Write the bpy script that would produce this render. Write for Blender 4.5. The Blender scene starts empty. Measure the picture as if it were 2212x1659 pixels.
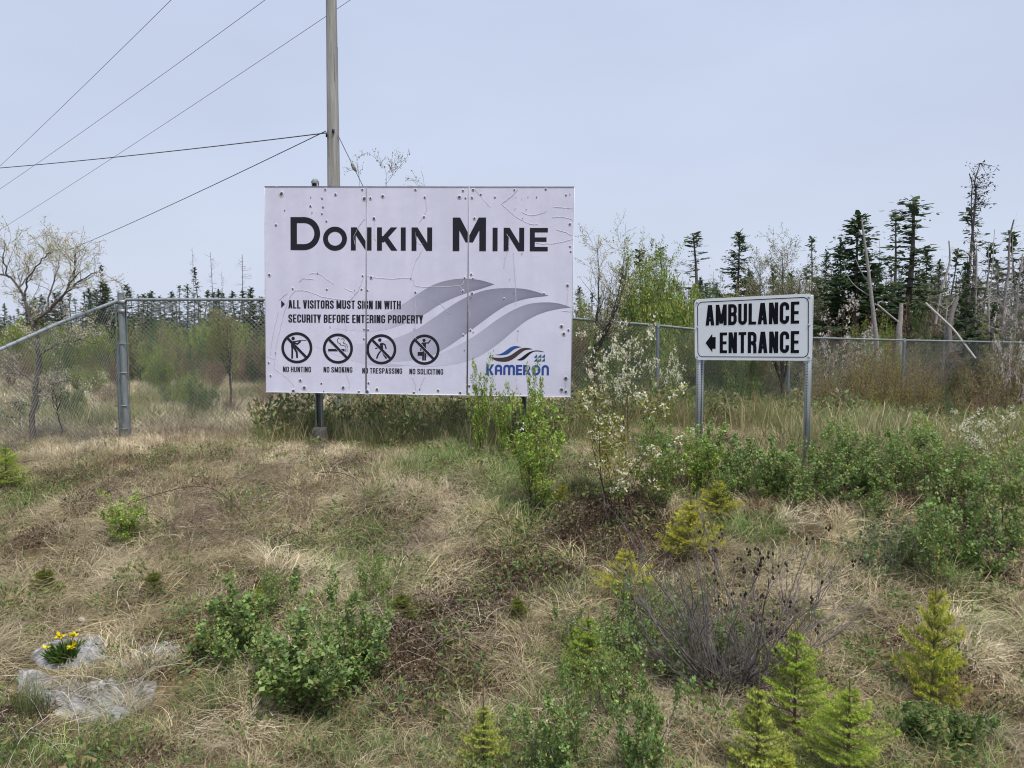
import bpy, math
import numpy as np
from mathutils import Vector, Matrix
SC = bpy.context.scene
COL = SC.collection
R = math.radians
rng = np.random.default_rng(7)

# ---------------------------------------------------------------- camera, sky, sun, exposure
EYE = 2.05                     # camera height above the road shoulder
FPX = 1650.0                   # focal length in pixels of a 2212 px wide view of the photograph
PITCH = R(4.15)
cam_d = bpy.data.cameras.new('camera'); cam = bpy.data.objects.new('camera', cam_d); COL.objects.link(cam)
cam.location = (0, 0, EYE); cam.rotation_euler = (R(90) - PITCH, 0, 0)
cam_d.sensor_width = 36; cam_d.lens = FPX / 2212 * 36; cam_d.clip_end = 3000; cam_d.clip_start = 0.05
SC.camera = cam
SUN_EL, SUN_AZ = 63.0, 150.0    # azimuth clockwise from +Y: the bright part of the cloud is behind the camera, to the right
world = bpy.data.worlds.new('World'); SC.world = world; world.use_nodes = True
wt = world.node_tree; wn = wt.nodes; wl = wt.links
for n in list(wn): wn.remove(n)
w_out = wn.new('ShaderNodeOutputWorld'); w_bg = wn.new('ShaderNodeBackground')
sky = wn.new('ShaderNodeTexSky'); sky.sky_type = 'NISHITA'; sky.sun_disc = False
sky.sun_elevation = R(SUN_EL); sky.sun_rotation = R(SUN_AZ); sky.air_density = 1.2; sky.dust_density = 4.0
# the even cloud deck that covers the clear sky
geo = wn.new('ShaderNodeNewGeometry'); sep = wn.new('ShaderNodeSeparateXYZ')
ramp = wn.new('ShaderNodeValToRGB')
K = 8.7
def scaled(c): return (c[0] * K, c[1] * K, c[2] * K, 1)
ramp.color_ramp.elements[0].position = 0.0; ramp.color_ramp.elements[0].color = (.69, .755, .90, 1)
ramp.color_ramp.elements[1].position = 0.62; ramp.color_ramp.elements[1].color = (.56, .645, .855, 1)
e = ramp.color_ramp.elements.new(0.22); e.color = (.625, .705, .89, 1)
vm = wn.new('ShaderNodeVectorMath'); vm.operation = 'SCALE'; vm.inputs['Scale'].default_value = K
tcw = wn.new('ShaderNodeTexCoord'); nz = wn.new('ShaderNodeTexNoise'); nz.inputs['Scale'].default_value = 2.2; nz.inputs['Detail'].default_value = 3
mp = wn.new('ShaderNodeMapping'); mp.inputs['Scale'].default_value = (1, 1, 3.0)
wl.new(tcw.outputs['Generated'], mp.inputs[0]); wl.new(mp.outputs[0], nz.inputs['Vector'])
mr = wn.new('ShaderNodeMapRange'); mr.inputs['From Min'].default_value = .3; mr.inputs['From Max'].default_value = .7
mr.inputs['To Min'].default_value = .945; mr.inputs['To Max'].default_value = 1.045
wl.new(nz.outputs[0], mr.inputs[0])
vm2 = wn.new('ShaderNodeVectorMath'); vm2.operation = 'SCALE'
mix = wn.new('ShaderNodeMix'); mix.data_type = 'RGBA'; mix.inputs['Factor'].default_value = 0.93
wl.new(tcw.outputs['Generated'], sep.inputs[0]); wl.new(sep.outputs['Z'], ramp.inputs[0]); wl.new(ramp.outputs[0], vm.inputs[0])
wl.new(vm.outputs[0], vm2.inputs[0]); wl.new(mr.outputs[0], vm2.inputs['Scale'])
wl.new(sky.outputs[0], mix.inputs['A']); wl.new(vm2.outputs[0], mix.inputs['B'])
wl.new(mix.outputs['Result'], w_bg.inputs[0]); w_bg.inputs[1].default_value = 0.1
wl.new(w_bg.outputs[0], w_out.inputs[0])
sun_d = bpy.data.lights.new('sun', 'SUN'); sun = bpy.data.objects.new('sun', sun_d); COL.objects.link(sun)
sun_d.energy = 3.2; sun_d.angle = R(10); sun_d.color = (1, .955, .88)
sd = Vector((math.sin(R(SUN_AZ)) * math.cos(R(SUN_EL)), math.cos(R(SUN_AZ)) * math.cos(R(SUN_EL)), math.sin(R(SUN_EL))))
sun.rotation_euler = sd.to_track_quat('Z', 'Y').to_euler(); sun.location = (0, -5, 20)
SC.view_settings.view_transform = 'Standard'; SC.view_settings.look = 'None'; SC.view_settings.gamma = 1
SC.view_settings.exposure = 0.19; SC.view_settings.use_curve_mapping = False
SC.cycles.filter_width = 1.1; SC.cycles.max_bounces = 6; SC.cycles.transparent_max_bounces = 8; SC.cycles.diffuse_bounces = 3

# ---------------------------------------------------------------- helpers
def P(px, py, Y):
    """point at distance Y in front of the camera seen at (px, py) of the 2212 px wide view"""
    a = (px - 1106) / FPX; b = -(py - 829.5) / FPX
    dy = math.cos(PITCH) + b * math.sin(PITCH); dz = -math.sin(PITCH) + b * math.cos(PITCH)
    t = Y / dy
    return np.array([a * t, Y, EYE + dz * t])

def _h(ix, iy, s):
    v = np.sin(ix * 127.1 + iy * 311.7 + s * 74.7) * 43758.5453
    return v - np.floor(v)
def vnoise(x, y, s=0):
    x = np.asarray(x, float); y = np.asarray(y, float)
    ix = np.floor(x); iy = np.floor(y); fx = x - ix; fy = y - iy
    fx = fx * fx * (3 - 2 * fx); fy = fy * fy * (3 - 2 * fy)
    a = _h(ix, iy, s); b = _h(ix + 1, iy, s); c = _h(ix, iy + 1, s); d = _h(ix + 1, iy + 1, s)
    return (a * (1 - fx) + b * fx) * (1 - fy) + (c * (1 - fx) + d * fx) * fy
def fbm(x, y, s=0, o=3):
    t = 0; a = .5
    for k in range(o):
        t = t + a * vnoise(x * 2 ** k, y * 2 ** k, s + k * 3.3); a *= .5
    return t / (1 - .5 ** o)

# terrain: heights below the eye for five columns of the bank
_Y = [-60, 0, 3.4, 4.4, 5.0, 5.6, 6.2, 6.9, 7.6, 8.8, 9.8, 11, 12, 16, 22, 30, 60, 900]
_T = {-10: [2.05, 2.05, 2.05, 2.05, 2.03, 2.0, 1.96, 1.88, 1.82, 1.8, 1.8, 1.8, 1.8, 1.9, 2.0, 2.0, 2.1, 2.3],
      -5: [2.05, 2.05, 2.05, 2.03, 2.0, 1.95, 1.86, 1.70, 1.60, 1.60, 1.66, 1.70, 1.73, 1.85, 1.95, 2.0, 2.1, 2.3],
      -2.4: [2.05, 2.05, 2.05, 2.03, 1.95, 1.80, 1.65, 1.52, 1.49, 1.50, 1.57, 1.66, 1.75, 1.86, 1.95, 2.0, 2.1, 2.3],
      0.5: [2.05, 2.05, 2.05, 2.02, 1.92, 1.74, 1.58, 1.47, 1.43, 1.43, 1.50, 1.64, 1.78, 1.95, 2.05, 2.1, 2.2, 2.3],
      2.6: [2.05, 2.05, 2.05, 2.02, 1.88, 1.66, 1.47, 1.33, 1.28, 1.28, 1.38, 1.62, 1.85, 2.2, 2.35, 2.4, 2.4, 2.3],
      6: [2.05, 2.05, 2.05, 2.02, 1.90, 1.72, 1.56, 1.45, 1.42, 1.48, 1.60, 1.80, 2.0, 2.35, 2.4, 2.4, 2.4, 2.3]}
_cx = np.array(sorted(_T)); _fine = np.arange(-60, 60, .1)
_prof = []
for c in _cx:
    q = np.interp(_fine, _Y, _T[c]); k = np.hanning(9); k /= k.sum()
    _prof.append(np.convolve(np.pad(q, 4, 'edge'), k, 'valid'))
_prof = np.array(_prof)
def H(x, y):
    x = np.asarray(x, float); y = np.asarray(y, float)
    yy = np.clip((y + 60) / .1, 0, _prof.shape[1] - 1.001); j = yy.astype(int); f = yy - j
    i = np.clip(np.searchsorted(_cx, x) - 1, 0, len(_cx) - 2)
    t = np.clip((x - _cx[i]) / (_cx[i + 1] - _cx[i]), 0, 1); t = t * t * (3 - 2 * t)
    a = _prof[i, j] * (1 - f) + _prof[i, j + 1] * f; b = _prof[i + 1, j] * (1 - f) + _prof[i + 1, j + 1] * f
    z = EYE - (a * (1 - t) + b * t)
    far = np.clip((y - 60) / 800, 0, 1) * .1
    w = np.clip((y - 2.5) / 2, 0, 1) * np.clip(1.3 - y / 60, .2, 1)
    z = z - far + w * ((fbm(x * 1.1, y * 1.1, 1) - .5) * .32 + (fbm(x * 3.3, y * 3.3, 5, 2) - .5) * .22)
    return z
def G(px, py):
    """where the line of sight through (px, py) meets the ground"""
    a = (px - 1106) / FPX; b = -(py - 829.5) / FPX
    dy = math.cos(PITCH) + b * math.sin(PITCH); dz = -math.sin(PITCH) + b * math.cos(PITCH)
    Y = np.concatenate([np.arange(2, 14, .03), np.arange(14, 60, .2), np.arange(60, 400, 2)])
    z = EYE + dz * Y / dy; x = a * Y / dy
    k = np.argmax(H(x, Y) > z)
    if k == 0: k = len(Y) - 1
    return np.array([x[k], Y[k], H(x[k], Y[k])])

def tag(o, label=None, cat=None, group=None, kind=None):
    if label: o['label'] = label
    if cat: o['category'] = cat
    if group: o['group'] = group
    if kind: o['kind'] = kind
    return o
def empty(name, loc=(0, 0, 0)):
    o = bpy.data.objects.new(name, None); o.location = Vector(loc); COL.objects.link(o); o.empty_display_size = .2
    return o

class MB:
    """collects vertices, quads and triangles with a pigment per vertex"""
    def __init__(s): s.V = []; s.F = []; s.C = []; s.n = 0
    def add(s, V, F, C):
        V = np.asarray(V, float).reshape(-1, 3); F = np.asarray(F, int)
        s.V.append(V); s.F.append(F + s.n); s.n += len(V)
        C = np.asarray(C, float)
        if C.ndim == 1: C = np.tile(C[:3], (len(V), 1))
        s.C.append(C)
    def box(s, p, size, c=(1, 1, 1), axes=None):
        x, y, z = np.array(size) / 2
        v = np.array([[-x, -y, -z], [x, -y, -z], [x, y, -z], [-x, y, -z], [-x, -y, z], [x, -y, z], [x, y, z], [-x, y, z]])
        if axes is not None: v = v @ np.array(axes)
        s.add(v + np.array(p), [[0, 3, 2, 1], [4, 5, 6, 7], [0, 1, 5, 4], [1, 2, 6, 5], [2, 3, 7, 6], [3, 0, 4, 7]], c)
    def tubes(s, A, B, ra, rb, c, n=4):
        A = np.asarray(A, float).reshape(-1, 3); B = np.asarray(B, float).reshape(-1, 3); m = len(A)
        if m == 0: return
        ra = np.broadcast_to(ra, (m,)); rb = np.broadcast_to(rb, (m,))
        d = B - A; L = np.linalg.norm(d, axis=1, keepdims=True); d = d / np.maximum(L, 1e-9)
        up = np.where(np.abs(d[:, 2:3]) > .9, np.array([[1., 0, 0]]), np.array([[0, 0, 1.]]))
        u = np.cross(d, up); u /= np.linalg.norm(u, axis=1, keepdims=True); w = np.cross(d, u)
        th = np.arange(n) * 2 * np.pi / n
        ring = u[:, None] * np.cos(th)[None, :, None] + w[:, None] * np.sin(th)[None, :, None]
        V = np.concatenate([A[:, None] + ring * ra[:, None, None], B[:, None] + ring * rb[:, None, None]], 1)
        k = np.arange(n); f = np.stack([k, (k + 1) % n, (k + 1) % n + n, k + n], 1)
        F = (f[None] + (np.arange(m) * 2 * n)[:, None, None]).reshape(-1, 4)
        C = np.asarray(c, float)
        if C.ndim == 2: C = np.repeat(C, 2 * n, 0)
        s.add(V.reshape(-1, 3), F, C)
    def poly(s, pts, r, c, n=8, caps=False):
        """one smooth tube along a polyline, r a number or one radius per point"""
        p = np.asarray(pts, float); m = len(p); r = np.broadcast_to(r, (m,))
        d = np.gradient(p, axis=0); d /= np.linalg.norm(d, axis=1, keepdims=True)
        ref = np.array([0, 0, 1.]) if abs(d[:, 2]).mean() < .8 else np.array([1., 0, 0])
        u = np.cross(d, ref); u /= np.linalg.norm(u, axis=1, keepdims=True); w = np.cross(d, u)
        th = np.arange(n) * 2 * np.pi / n
        V = p[:, None] + (u[:, None] * np.cos(th)[None, :, None] + w[:, None] * np.sin(th)[None, :, None]) * r[:, None, None]
        k = np.arange(n); f = np.stack([k, (k + 1) % n, (k + 1) % n + n, k + n], 1)
        F = (f[None] + (np.arange(m - 1) * n)[:, None, None]).reshape(-1, 4)
        s.add(V.reshape(-1, 3), F, c)
        if caps:
            for q, o in ((0, 1), (m - 1, -1)):
                s.fan(V[q][::o], c)
    def fan(s, ring, c):
        n = len(ring); V = np.vstack([ring, ring.mean(0)]); k = np.arange(n)
        s.add(V, np.stack([k, (k + 1) % n, np.full(n, n)], 1), c)
    def shapes(s, tmpl, F, P0, U, Vv, N, size, C):
        """many copies of one small template: local (u, v, n) axes per copy"""
        P0 = np.asarray(P0, float); m = len(P0)
        if m == 0: return
        size = np.asarray(size, float)
        if size.ndim == 1: size = np.stack([size] * 3, 1)
        t = np.asarray(tmpl, float); k = len(t)
        V = (P0[:, None] + U[:, None] * (t[:, 0][None, :, None] * size[:, 0, None, None])
             + Vv[:, None] * (t[:, 1][None, :, None] * size[:, 1, None, None]) + N[:, None] * (t[:, 2][None, :, None] * size[:, 2, None, None]))
        F = np.asarray(F, int)
        C = np.asarray(C, float)
        if C.ndim == 1: C = np.tile(C, (m, 1))
        s.add(V.reshape(-1, 3), (F[None] + (np.arange(m) * k)[:, None, None]).reshape(-1, F.shape[1]), np.repeat(C, k, 0))
    def mesh(s, name, mat, smooth=False):
        me = bpy.data.meshes.new(name)
        if s.n == 0: return me
        V = np.vstack(s.V); C = np.vstack(s.C)
        sizes = np.concatenate([np.full(len(f), f.shape[1]) for f in s.F]); idx = np.concatenate([f.ravel() for f in s.F])
        me.vertices.add(len(V)); me.vertices.foreach_set('co', V.ravel())
        me.loops.add(len(idx)); me.loops.foreach_set('vertex_index', idx.astype(np.int32))
        me.polygons.add(len(sizes)); st = np.concatenate([[0], np.cumsum(sizes)[:-1]])
        me.polygons.foreach_set('loop_start', st.astype(np.int32)); me.polygons.foreach_set('loop_total', sizes.astype(np.int32))
        if smooth: me.polygons.foreach_set('use_smooth', np.ones(len(sizes), bool))
        at = me.color_attributes.new('Col', 'FLOAT_COLOR', 'POINT')
        at.data.foreach_set('color', np.hstack([np.clip(C, 0, 1), np.ones((len(C), 1))]).astype(np.float32).ravel())
        me.update(); me.materials.append(mat)
        return me
    def build(s, name, mat, parent=None, smooth=False, kind=None, label=None):
        off = np.array(parent_world(parent)) if parent is not None else np.zeros(3)
        if s.n: s.V = [v - off for v in s.V]
        o = bpy.data.objects.new(name, s.mesh(name, mat, smooth)); COL.objects.link(o)
        if parent is not None: o.parent = parent
        if kind: o['kind'] = kind
        if label: o['label'] = label
        return o
def parent_world(o):
    v = Vector(o.location)
    while o.parent is not None: o = o.parent; v += Vector(o.location)
    return v
def copy_tree(o, parent=None):
    c = o.copy(); COL.objects.link(c); c.parent = parent
    for ch in list(o.children): copy_tree(ch, c)
    return c

# ---------------------------------------------------------------- materials
def mat(name, rough=.8, metal=0, trans=0, attr=True, color=(1, 1, 1), noise=None, bump=None, spec=.3, vary=None):
    m = bpy.data.materials.new(name); m.use_nodes = True; t = m.node_tree; n = t.nodes; l = t.links
    b = n['Principled BSDF']; b.inputs['Roughness'].default_value = rough; b.inputs['Metallic'].default_value = metal
    b.inputs['Specular IOR Level'].default_value = spec
    if attr:
        a = n.new('ShaderNodeAttribute'); a.attribute_name = 'Col'; src = a.outputs['Color']
    else:
        a = n.new('ShaderNodeRGB'); a.outputs[0].default_value = (*color, 1); src = a.outputs[0]
    tc = n.new('ShaderNodeTexCoord')
    if vary:      # every clump its own tone
        oi = n.new('ShaderNodeObjectInfo'); mr = n.new('ShaderNodeMapRange'); mr.inputs['To Min'].default_value = vary[0]; mr.inputs['To Max'].default_value = vary[1]
        vm = n.new('ShaderNodeVectorMath'); vm.operation = 'SCALE'; l.new(oi.outputs['Random'], mr.inputs[0]); l.new(src, vm.inputs[0]); l.new(mr.outputs[0], vm.inputs['Scale']); src = vm.outputs[0]
    if noise:
        for sc, lo, hi, stretch in noise:
            mp = n.new('ShaderNodeMapping'); mp.inputs['Scale'].default_value = stretch
            nz = n.new('ShaderNodeTexNoise'); nz.inputs['Scale'].default_value = sc; nz.inputs['Detail'].default_value = 4
            mr = n.new('ShaderNodeMapRange'); mr.inputs['From Min'].default_value = .3; mr.inputs['From Max'].default_value = .7
            mr.inputs['To Min'].default_value = lo; mr.inputs['To Max'].default_value = hi
            vm = n.new('ShaderNodeVectorMath'); vm.operation = 'SCALE'
            l.new(tc.outputs['Object'], mp.inputs[0]); l.new(mp.outputs[0], nz.inputs['Vector']); l.new(nz.outputs[0], mr.inputs[0])
            l.new(src, vm.inputs[0]); l.new(mr.outputs[0], vm.inputs['Scale']); src = vm.outputs[0]
    if bump:
        sc, st, stretch = bump
        mp = n.new('ShaderNodeMapping'); mp.inputs['Scale'].default_value = stretch
        nz = n.new('ShaderNodeTexNoise'); nz.inputs['Scale'].default_value = sc; nz.inputs['Detail'].default_value = 5
        bp = n.new('ShaderNodeBump'); bp.inputs['Strength'].default_value = st; bp.inputs['Distance'].default_value = .02
        l.new(tc.outputs['Object'], mp.inputs[0]); l.new(mp.outputs[0], nz.inputs['Vector']); l.new(nz.outputs[0], bp.inputs['Height'])
        l.new(bp.outputs[0], b.inputs['Normal'])
    l.new(src, b.inputs['Base Color'])
    if trans:
        tr = n.new('ShaderNodeBsdfTranslucent'); mx = n.new('ShaderNodeMixShader'); mx.inputs[0].default_value = trans
        l.new(src, tr.inputs[0]); l.new(b.outputs[0], mx.inputs[1]); l.new(tr.outputs[0], mx.inputs[2]); l.new(mx.outputs[0], n['Material Output'].inputs[0])
    return m
one = (1, 1, 1)
M_leaf = mat('leaf', .55, trans=.4, spec=.35)
M_needle = mat('needle', .75, trans=.32, spec=.15)
M_grass = mat('grass_blade', .7, trans=.3, spec=.2, vary=(.62, 1.5))
M_petal = mat('petal', .8, trans=.3)
M_bark = mat('bark', .9, noise=[(30, .7, 1.3, one)], bump=(60, .5, one))
M_vinyl = mat('sign_vinyl', .55, noise=[(1.6, .96, 1.04, one), (7, .95, 1.03, (1, 1, .12)), (9, .975, 1.025, one), (60, .985, 1.015, one)], bump=(2.5, .25, one))
M_print = mat('sign_print', .8, spec=.08, noise=[(14, .97, 1.03, one)])
M_refl = mat('reflective_sheet', .45, noise=[(50, .985, 1.015, one)])
M_galv = mat('galvanised_steel', .55, .35, noise=[(20, .8, 1.15, (1, 1, .3)), (120, .9, 1.1, one)])
M_steel = mat('painted_steel', .6, .15, noise=[(9, .7, 1.2, (1, 1, .3)), (60, .9, 1.1, one)])
M_pole = mat('weathered_wood', .9, noise=[(8, .66, 1.25, (1, 1, .06)), (40, .8, 1.15, (1, 1, .05))], bump=(40, .6, (1, 1, .06)))
M_cable = mat('cable', .6)
M_conc = mat('concrete', .95, noise=[(12, .75, 1.2, one), (60, .8, 1.2, one)], bump=(40, .6, one))
M_rock = mat('rock', 1.0, spec=.03, noise=[(3, .75, 1.2, one), (14, .7, 1.2, (1, 2, 1)), (50, .6, 1.3, (1, 2.5, 1))], bump=(22, 1.0, (1, 2.5, 1)))
# ---------------------------------------------------------------- ground
def soil_material():
    m = bpy.data.materials.new('grassy_soil'); m.use_nodes = True; t = m.node_tree; n = t.nodes; l = t.links
    b = n['Principled BSDF']; b.inputs['Roughness'].default_value = .95; b.inputs['Specular IOR Level'].default_value = .1
    tc = n.new('ShaderNodeTexCoord')
    def nz(sc, d=5):
        q = n.new('ShaderNodeTexNoise'); q.inputs['Scale'].default_value = sc; q.inputs['Detail'].default_value = d
        l.new(tc.outputs['Object'], q.inputs['Vector']); return q.outputs[0]
    r1 = n.new('ShaderNodeValToRGB'); l.new(nz(.6), r1.inputs[0])
    r1.color_ramp.elements[0].position = .35; r1.color_ramp.elements[0].color = (.10, .085, .05, 1)
    r1.color_ramp.elements[1].position = .65; r1.color_ramp.elements[1].color = (.24, .185, .11, 1)
    r2 = n.new('ShaderNodeValToRGB'); l.new(nz(25), r2.inputs[0])
    r2.color_ramp.elements[0].position = .3; r2.color_ramp.elements[0].color = (.35, .35, .35, 1)
    r2.color_ramp.elements[1].position = .75; r2.color_ramp.elements[1].color = (1.3, 1.2, 1.1, 1)
    mx = n.new('ShaderNodeMix'); mx.data_type = 'RGBA'; mx.blend_type = 'MULTIPLY'; mx.inputs['Factor'].default_value = 1
    l.new(r1.outputs[0], mx.inputs['A']); l.new(r2.outputs[0], mx.inputs['B']); l.new(mx.outputs['Result'], b.inputs['Base Color'])
    bp = n.new('ShaderNodeBump'); bp.inputs['Strength'].default_value = .8; bp.inputs['Distance'].default_value = .03
    l.new(nz(40), bp.inputs['Height']); l.new(bp.outputs[0], b.inputs['Normal'])
    return m
M_soil = soil_material()
gx = np.concatenate([-np.geomspace(900, 9.2, 40), np.arange(-9, 9.01, .09), np.geomspace(9.2, 900, 40)])
gy = np.concatenate([[-300, -100, -40, -20, -10, -5, -2, 0, 1], np.arange(2, 13, .09), np.geomspace(13.1, 1500, 110)])
X, Yg = np.meshgrid(gx, gy); nx, ny = len(gx), len(gy)
g = MB(); i, j = np.meshgrid(np.arange(nx - 1), np.arange(ny - 1)); a = (j * nx + i).ravel()
g.add(np.stack([X, Yg, H(X, Yg)], -1), np.stack([a, a + 1, a + nx + 1, a + nx], 1), (.3, .3, .3))
tag(g.build('ground', M_soil, smooth=True), kind='structure')

# ---------------------------------------------------------------- lettering on flat sheets
# glyphs are strokes in a box w wide, 1 high
def arc(cx, cy, r, a0, a1, n=8):
    t = np.radians(np.linspace(a0, a1, n)); return [(cx + r * math.cos(q), cy + r * math.sin(q)) for q in t]
def stroke(pts, s, closed=False):
    p = np.array(pts, float); m = len(p)
    keep = [0] + [k for k in range(1, m) if np.hypot(*(p[k] - p[k - 1])) > 1e-6]; p = p[keep]; m = len(p)
    if closed:
        d0 = p - np.roll(p, 1, 0); d1 = np.roll(p, -1, 0) - p
    else:
        d = np.diff(p, axis=0); d0 = np.vstack([d[:1], d]); d1 = np.vstack([d, d[-1:]])
    d0 = d0 / np.hypot(*d0.T)[:, None]; d1 = d1 / np.hypot(*d1.T)[:, None]
    n0 = np.stack([-d0[:, 1], d0[:, 0]], 1); n1 = np.stack([-d1[:, 1], d1[:, 0]], 1)
    nn = n0 + n1; nn /= np.hypot(*nn.T)[:, None]; k = np.clip((nn * n0).sum(1), .5, 1)
    o = nn * (s / 2 / k)[:, None]
    A, B = p + o, p - o; out = []
    for q in range(m if closed else m - 1):
        e = (q + 1) % m; out.append([A[q], B[q], B[e], A[e]])
    return out
def rc(x0, y0, x1, y1): return [[(x0, y0), (x1, y0), (x1, y1), (x0, y1)]]
def para(x0, y0, x1, y1, w): return [[(x0 - w / 2, y0), (x0 + w / 2, y0), (x1 + w / 2, y1), (x1 - w / 2, y1)]]
def ell(cx, cy, rx, ry, n=36):
    t = np.linspace(0, 2 * np.pi, n, endpoint=False); return [(cx + rx * math.cos(q), cy + ry * math.sin(q)) for q in t]
def glyph(ch, w, s, r=None, wide=False):
    L, Rr, B, T = s / 2, w - s / 2, s / 2, 1 - s / 2
    r = min(r if r is not None else (w - s) / 2, (w - s) / 2); h = s * .86
    if wide: h = s * .88
    c = ch
    if c == 'O':
        if wide: return stroke(ell(w / 2, .5, (w - s) / 2, (1.03 - s) / 2, 40), s, True)
        return stroke(arc(Rr - r, T - r, r, 0, 90) + arc(L + r, T - r, r, 90, 180) + arc(L + r, B + r, r, 180, 270) + arc(Rr - r, B + r, r, 270, 360), s, True)
    if c == 'C': return stroke([(Rr, .64)] + arc(Rr - r, T - r, r, 0, 90) + arc(L + r, T - r, r, 90, 180) + arc(L + r, B + r, r, 180, 270) + arc(Rr - r, B + r, r, 270, 360) + [(Rr, .36)], s)
    if c == 'G': return stroke([(Rr, .67)] + arc(Rr - r, T - r, r, 0, 90) + arc(L + r, T - r, r, 90, 180) + arc(L + r, B + r, r, 180, 270) + arc(Rr - r, B + r, r, 270, 360) + [(Rr, .5)], s) + rc(w * .52, .42, w - s * .5, .42 + h)
    if c == 'S': return stroke([(Rr, .68)] + arc(Rr - r, T - r, r, 0, 90) + arc(L + r, T - r, r, 90, 180) + [(L, .70), (L + .01, .63), (w / 2, .5), (Rr - .01, .37), (Rr, .30)] + arc(Rr - r, B + r, r, 0, -90) + arc(L + r, B + r, r, 270, 180) + [(L, .32)], s)
    if c == 'U': return stroke([(L, 1), (L, .5)] + arc(L + r, B + r, r, 180, 270) + arc(Rr - r, B + r, r, 270, 360) + [(Rr, .5), (Rr, 1)], s)
    if c == 'D':
        if wide:
            R2 = (1 - s) / 2; k = (w - s / 2) - R2
            return rc(0, 0, s, 1) + stroke([(s * .5, 1 - s * .45)] + arc(k, .5, R2 + s * .05, 90, -90, 22) + [(s * .5, s * .45)], s * .9)
        return rc(0, 0, s, 1) + stroke([(s * .5, T)] + arc(Rr - r, T - r, r, 90, 0) + arc(Rr - r, B + r, r, 0, -90) + [(s * .5, B)], s)
    if c in 'PR':
        q = min(r, (.5 - s * .3) / 2 * .98); m = .46 + (0 if c == 'P' else .02)
        o = rc(0, 0, s, 1) + stroke([(s * .5, T)] + arc(Rr - q, T - q, q, 90, 0, 7) + arc(Rr - q, m + q, q, 0, -90, 7) + [(s * .5, m)], s)
        if c == 'R': o += stroke([(Rr - q, m), (Rr - q * .15, m - .08), (Rr, m - .2), (Rr, .08), (Rr + s * .08, 0)], s)
        return o
    if c == 'B':
        q = min(r, .17)
        return rc(0, 0, s, 1) + stroke([(s * .5, T)] + arc(Rr - q, T - q, q, 90, 0, 7) + arc(Rr - q, .52 + q, q, 0, -90, 7) + [(s * .5, .52)], s) + stroke([(s * .5, .515)] + arc(Rr - q, .515 - q, q, 90, 0, 7) + arc(Rr - q, B + q, q, 0, -90, 7) + [(s * .5, B)], s)
    if c == 'A': return para(s * .55, 0, w / 2 - s * .12, 1, s * 1.08) + para(w - s * .55, 0, w / 2 + s * .12, 1, s * 1.08) + rc(w * .24, .2, w * .76, .2 + h * .9)
    if c == 'V': return para(w / 2 - s * .12, 0, s * .55, 1, s * 1.08) + para(w / 2 + s * .12, 0, w - s * .55, 1, s * 1.08)
    if c == 'Y': return para(w / 2 - s * .04, .38, s * .55, 1, s * 1.1) + para(w / 2 + s * .04, .38, w - s * .55, 1, s * 1.1) + rc(w / 2 - s / 2, 0, w / 2 + s / 2, .44)
    if c == 'W': return para(w * .27, 0, s * .5, 1, s) + para(w * .27, 0, w * .5, 1, s * .95) + para(w * .73, 0, w * .5, 1, s * .95) + para(w * .73, 0, w - s * .5, 1, s)
    if c == 'M':
        y0 = .26 if wide else 0.08
        return rc(0, 0, s, 1) + rc(w - s, 0, w, 1) + para(w / 2, y0, s * .55, 1, s * 1.1) + para(w / 2, y0, w - s * .55, 1, s * 1.1)
    if c == 'N': return rc(0, 0, s, 1) + rc(w - s, 0, w, 1) + para(w - s * .6, 0, s * .6, 1, s * 1.2)
    if c == 'K': return rc(0, 0, s, 1) + para(s * .75, .36, w - s * .68, 1, s * 1.3) + para(w - s * .6, 0, s * 1.45, .62, s * 1.25)
    if c == 'H': return rc(0, 0, s, 1) + rc(w - s, 0, w, 1) + rc(s * .5, .46, w - s * .5, .46 + h)
    if c == 'I': return rc(0, 0, s, 1)
    if c == 'T': return rc(0, 1 - h, w, 1) + rc(w / 2 - s / 2, 0, w / 2 + s / 2, 1 - h * .5)
    if c == 'L': return rc(0, 0, s, 1) + rc(s * .5, 0, w, h)
    if c == 'E': return rc(0, 0, s, 1) + rc(s * .5, 0, w, h) + rc(s * .5, 1 - h, w, 1) + rc(s * .5, .5 - h / 2, w * .93, .5 + h / 2)
    if c == 'F': return rc(0, 0, s, 1) + rc(s * .5, 1 - h, w, 1) + rc(s * .5, .47 - h / 2, w * .9, .47 + h / 2)
    return []
WID = {'I': None, 'M': 1.3, 'W': 1.42, 'L': .86, 'E': .88, 'F': .85, 'T': .9, 'A': 1.06, 'V': 1.02, 'Y': 1.0}
def line_text(txt, w, s, gap, space):
    x = 0; out = []
    for k, c in enumerate(txt):
        if c == ' ': x += space; continue
        cw = s if c == 'I' else w * WID.get(c, 1)
        out += [[(px + x, py) for px, py in q] for q in glyph(c, cw, s)]
        x += cw + gap
        if k + 1 < len(txt) and c + txt[k + 1] in ('LV', 'AT', 'TA', 'TY', 'LT', 'RT', 'AV'): x -= gap * .7
    return out, x - gap

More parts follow.
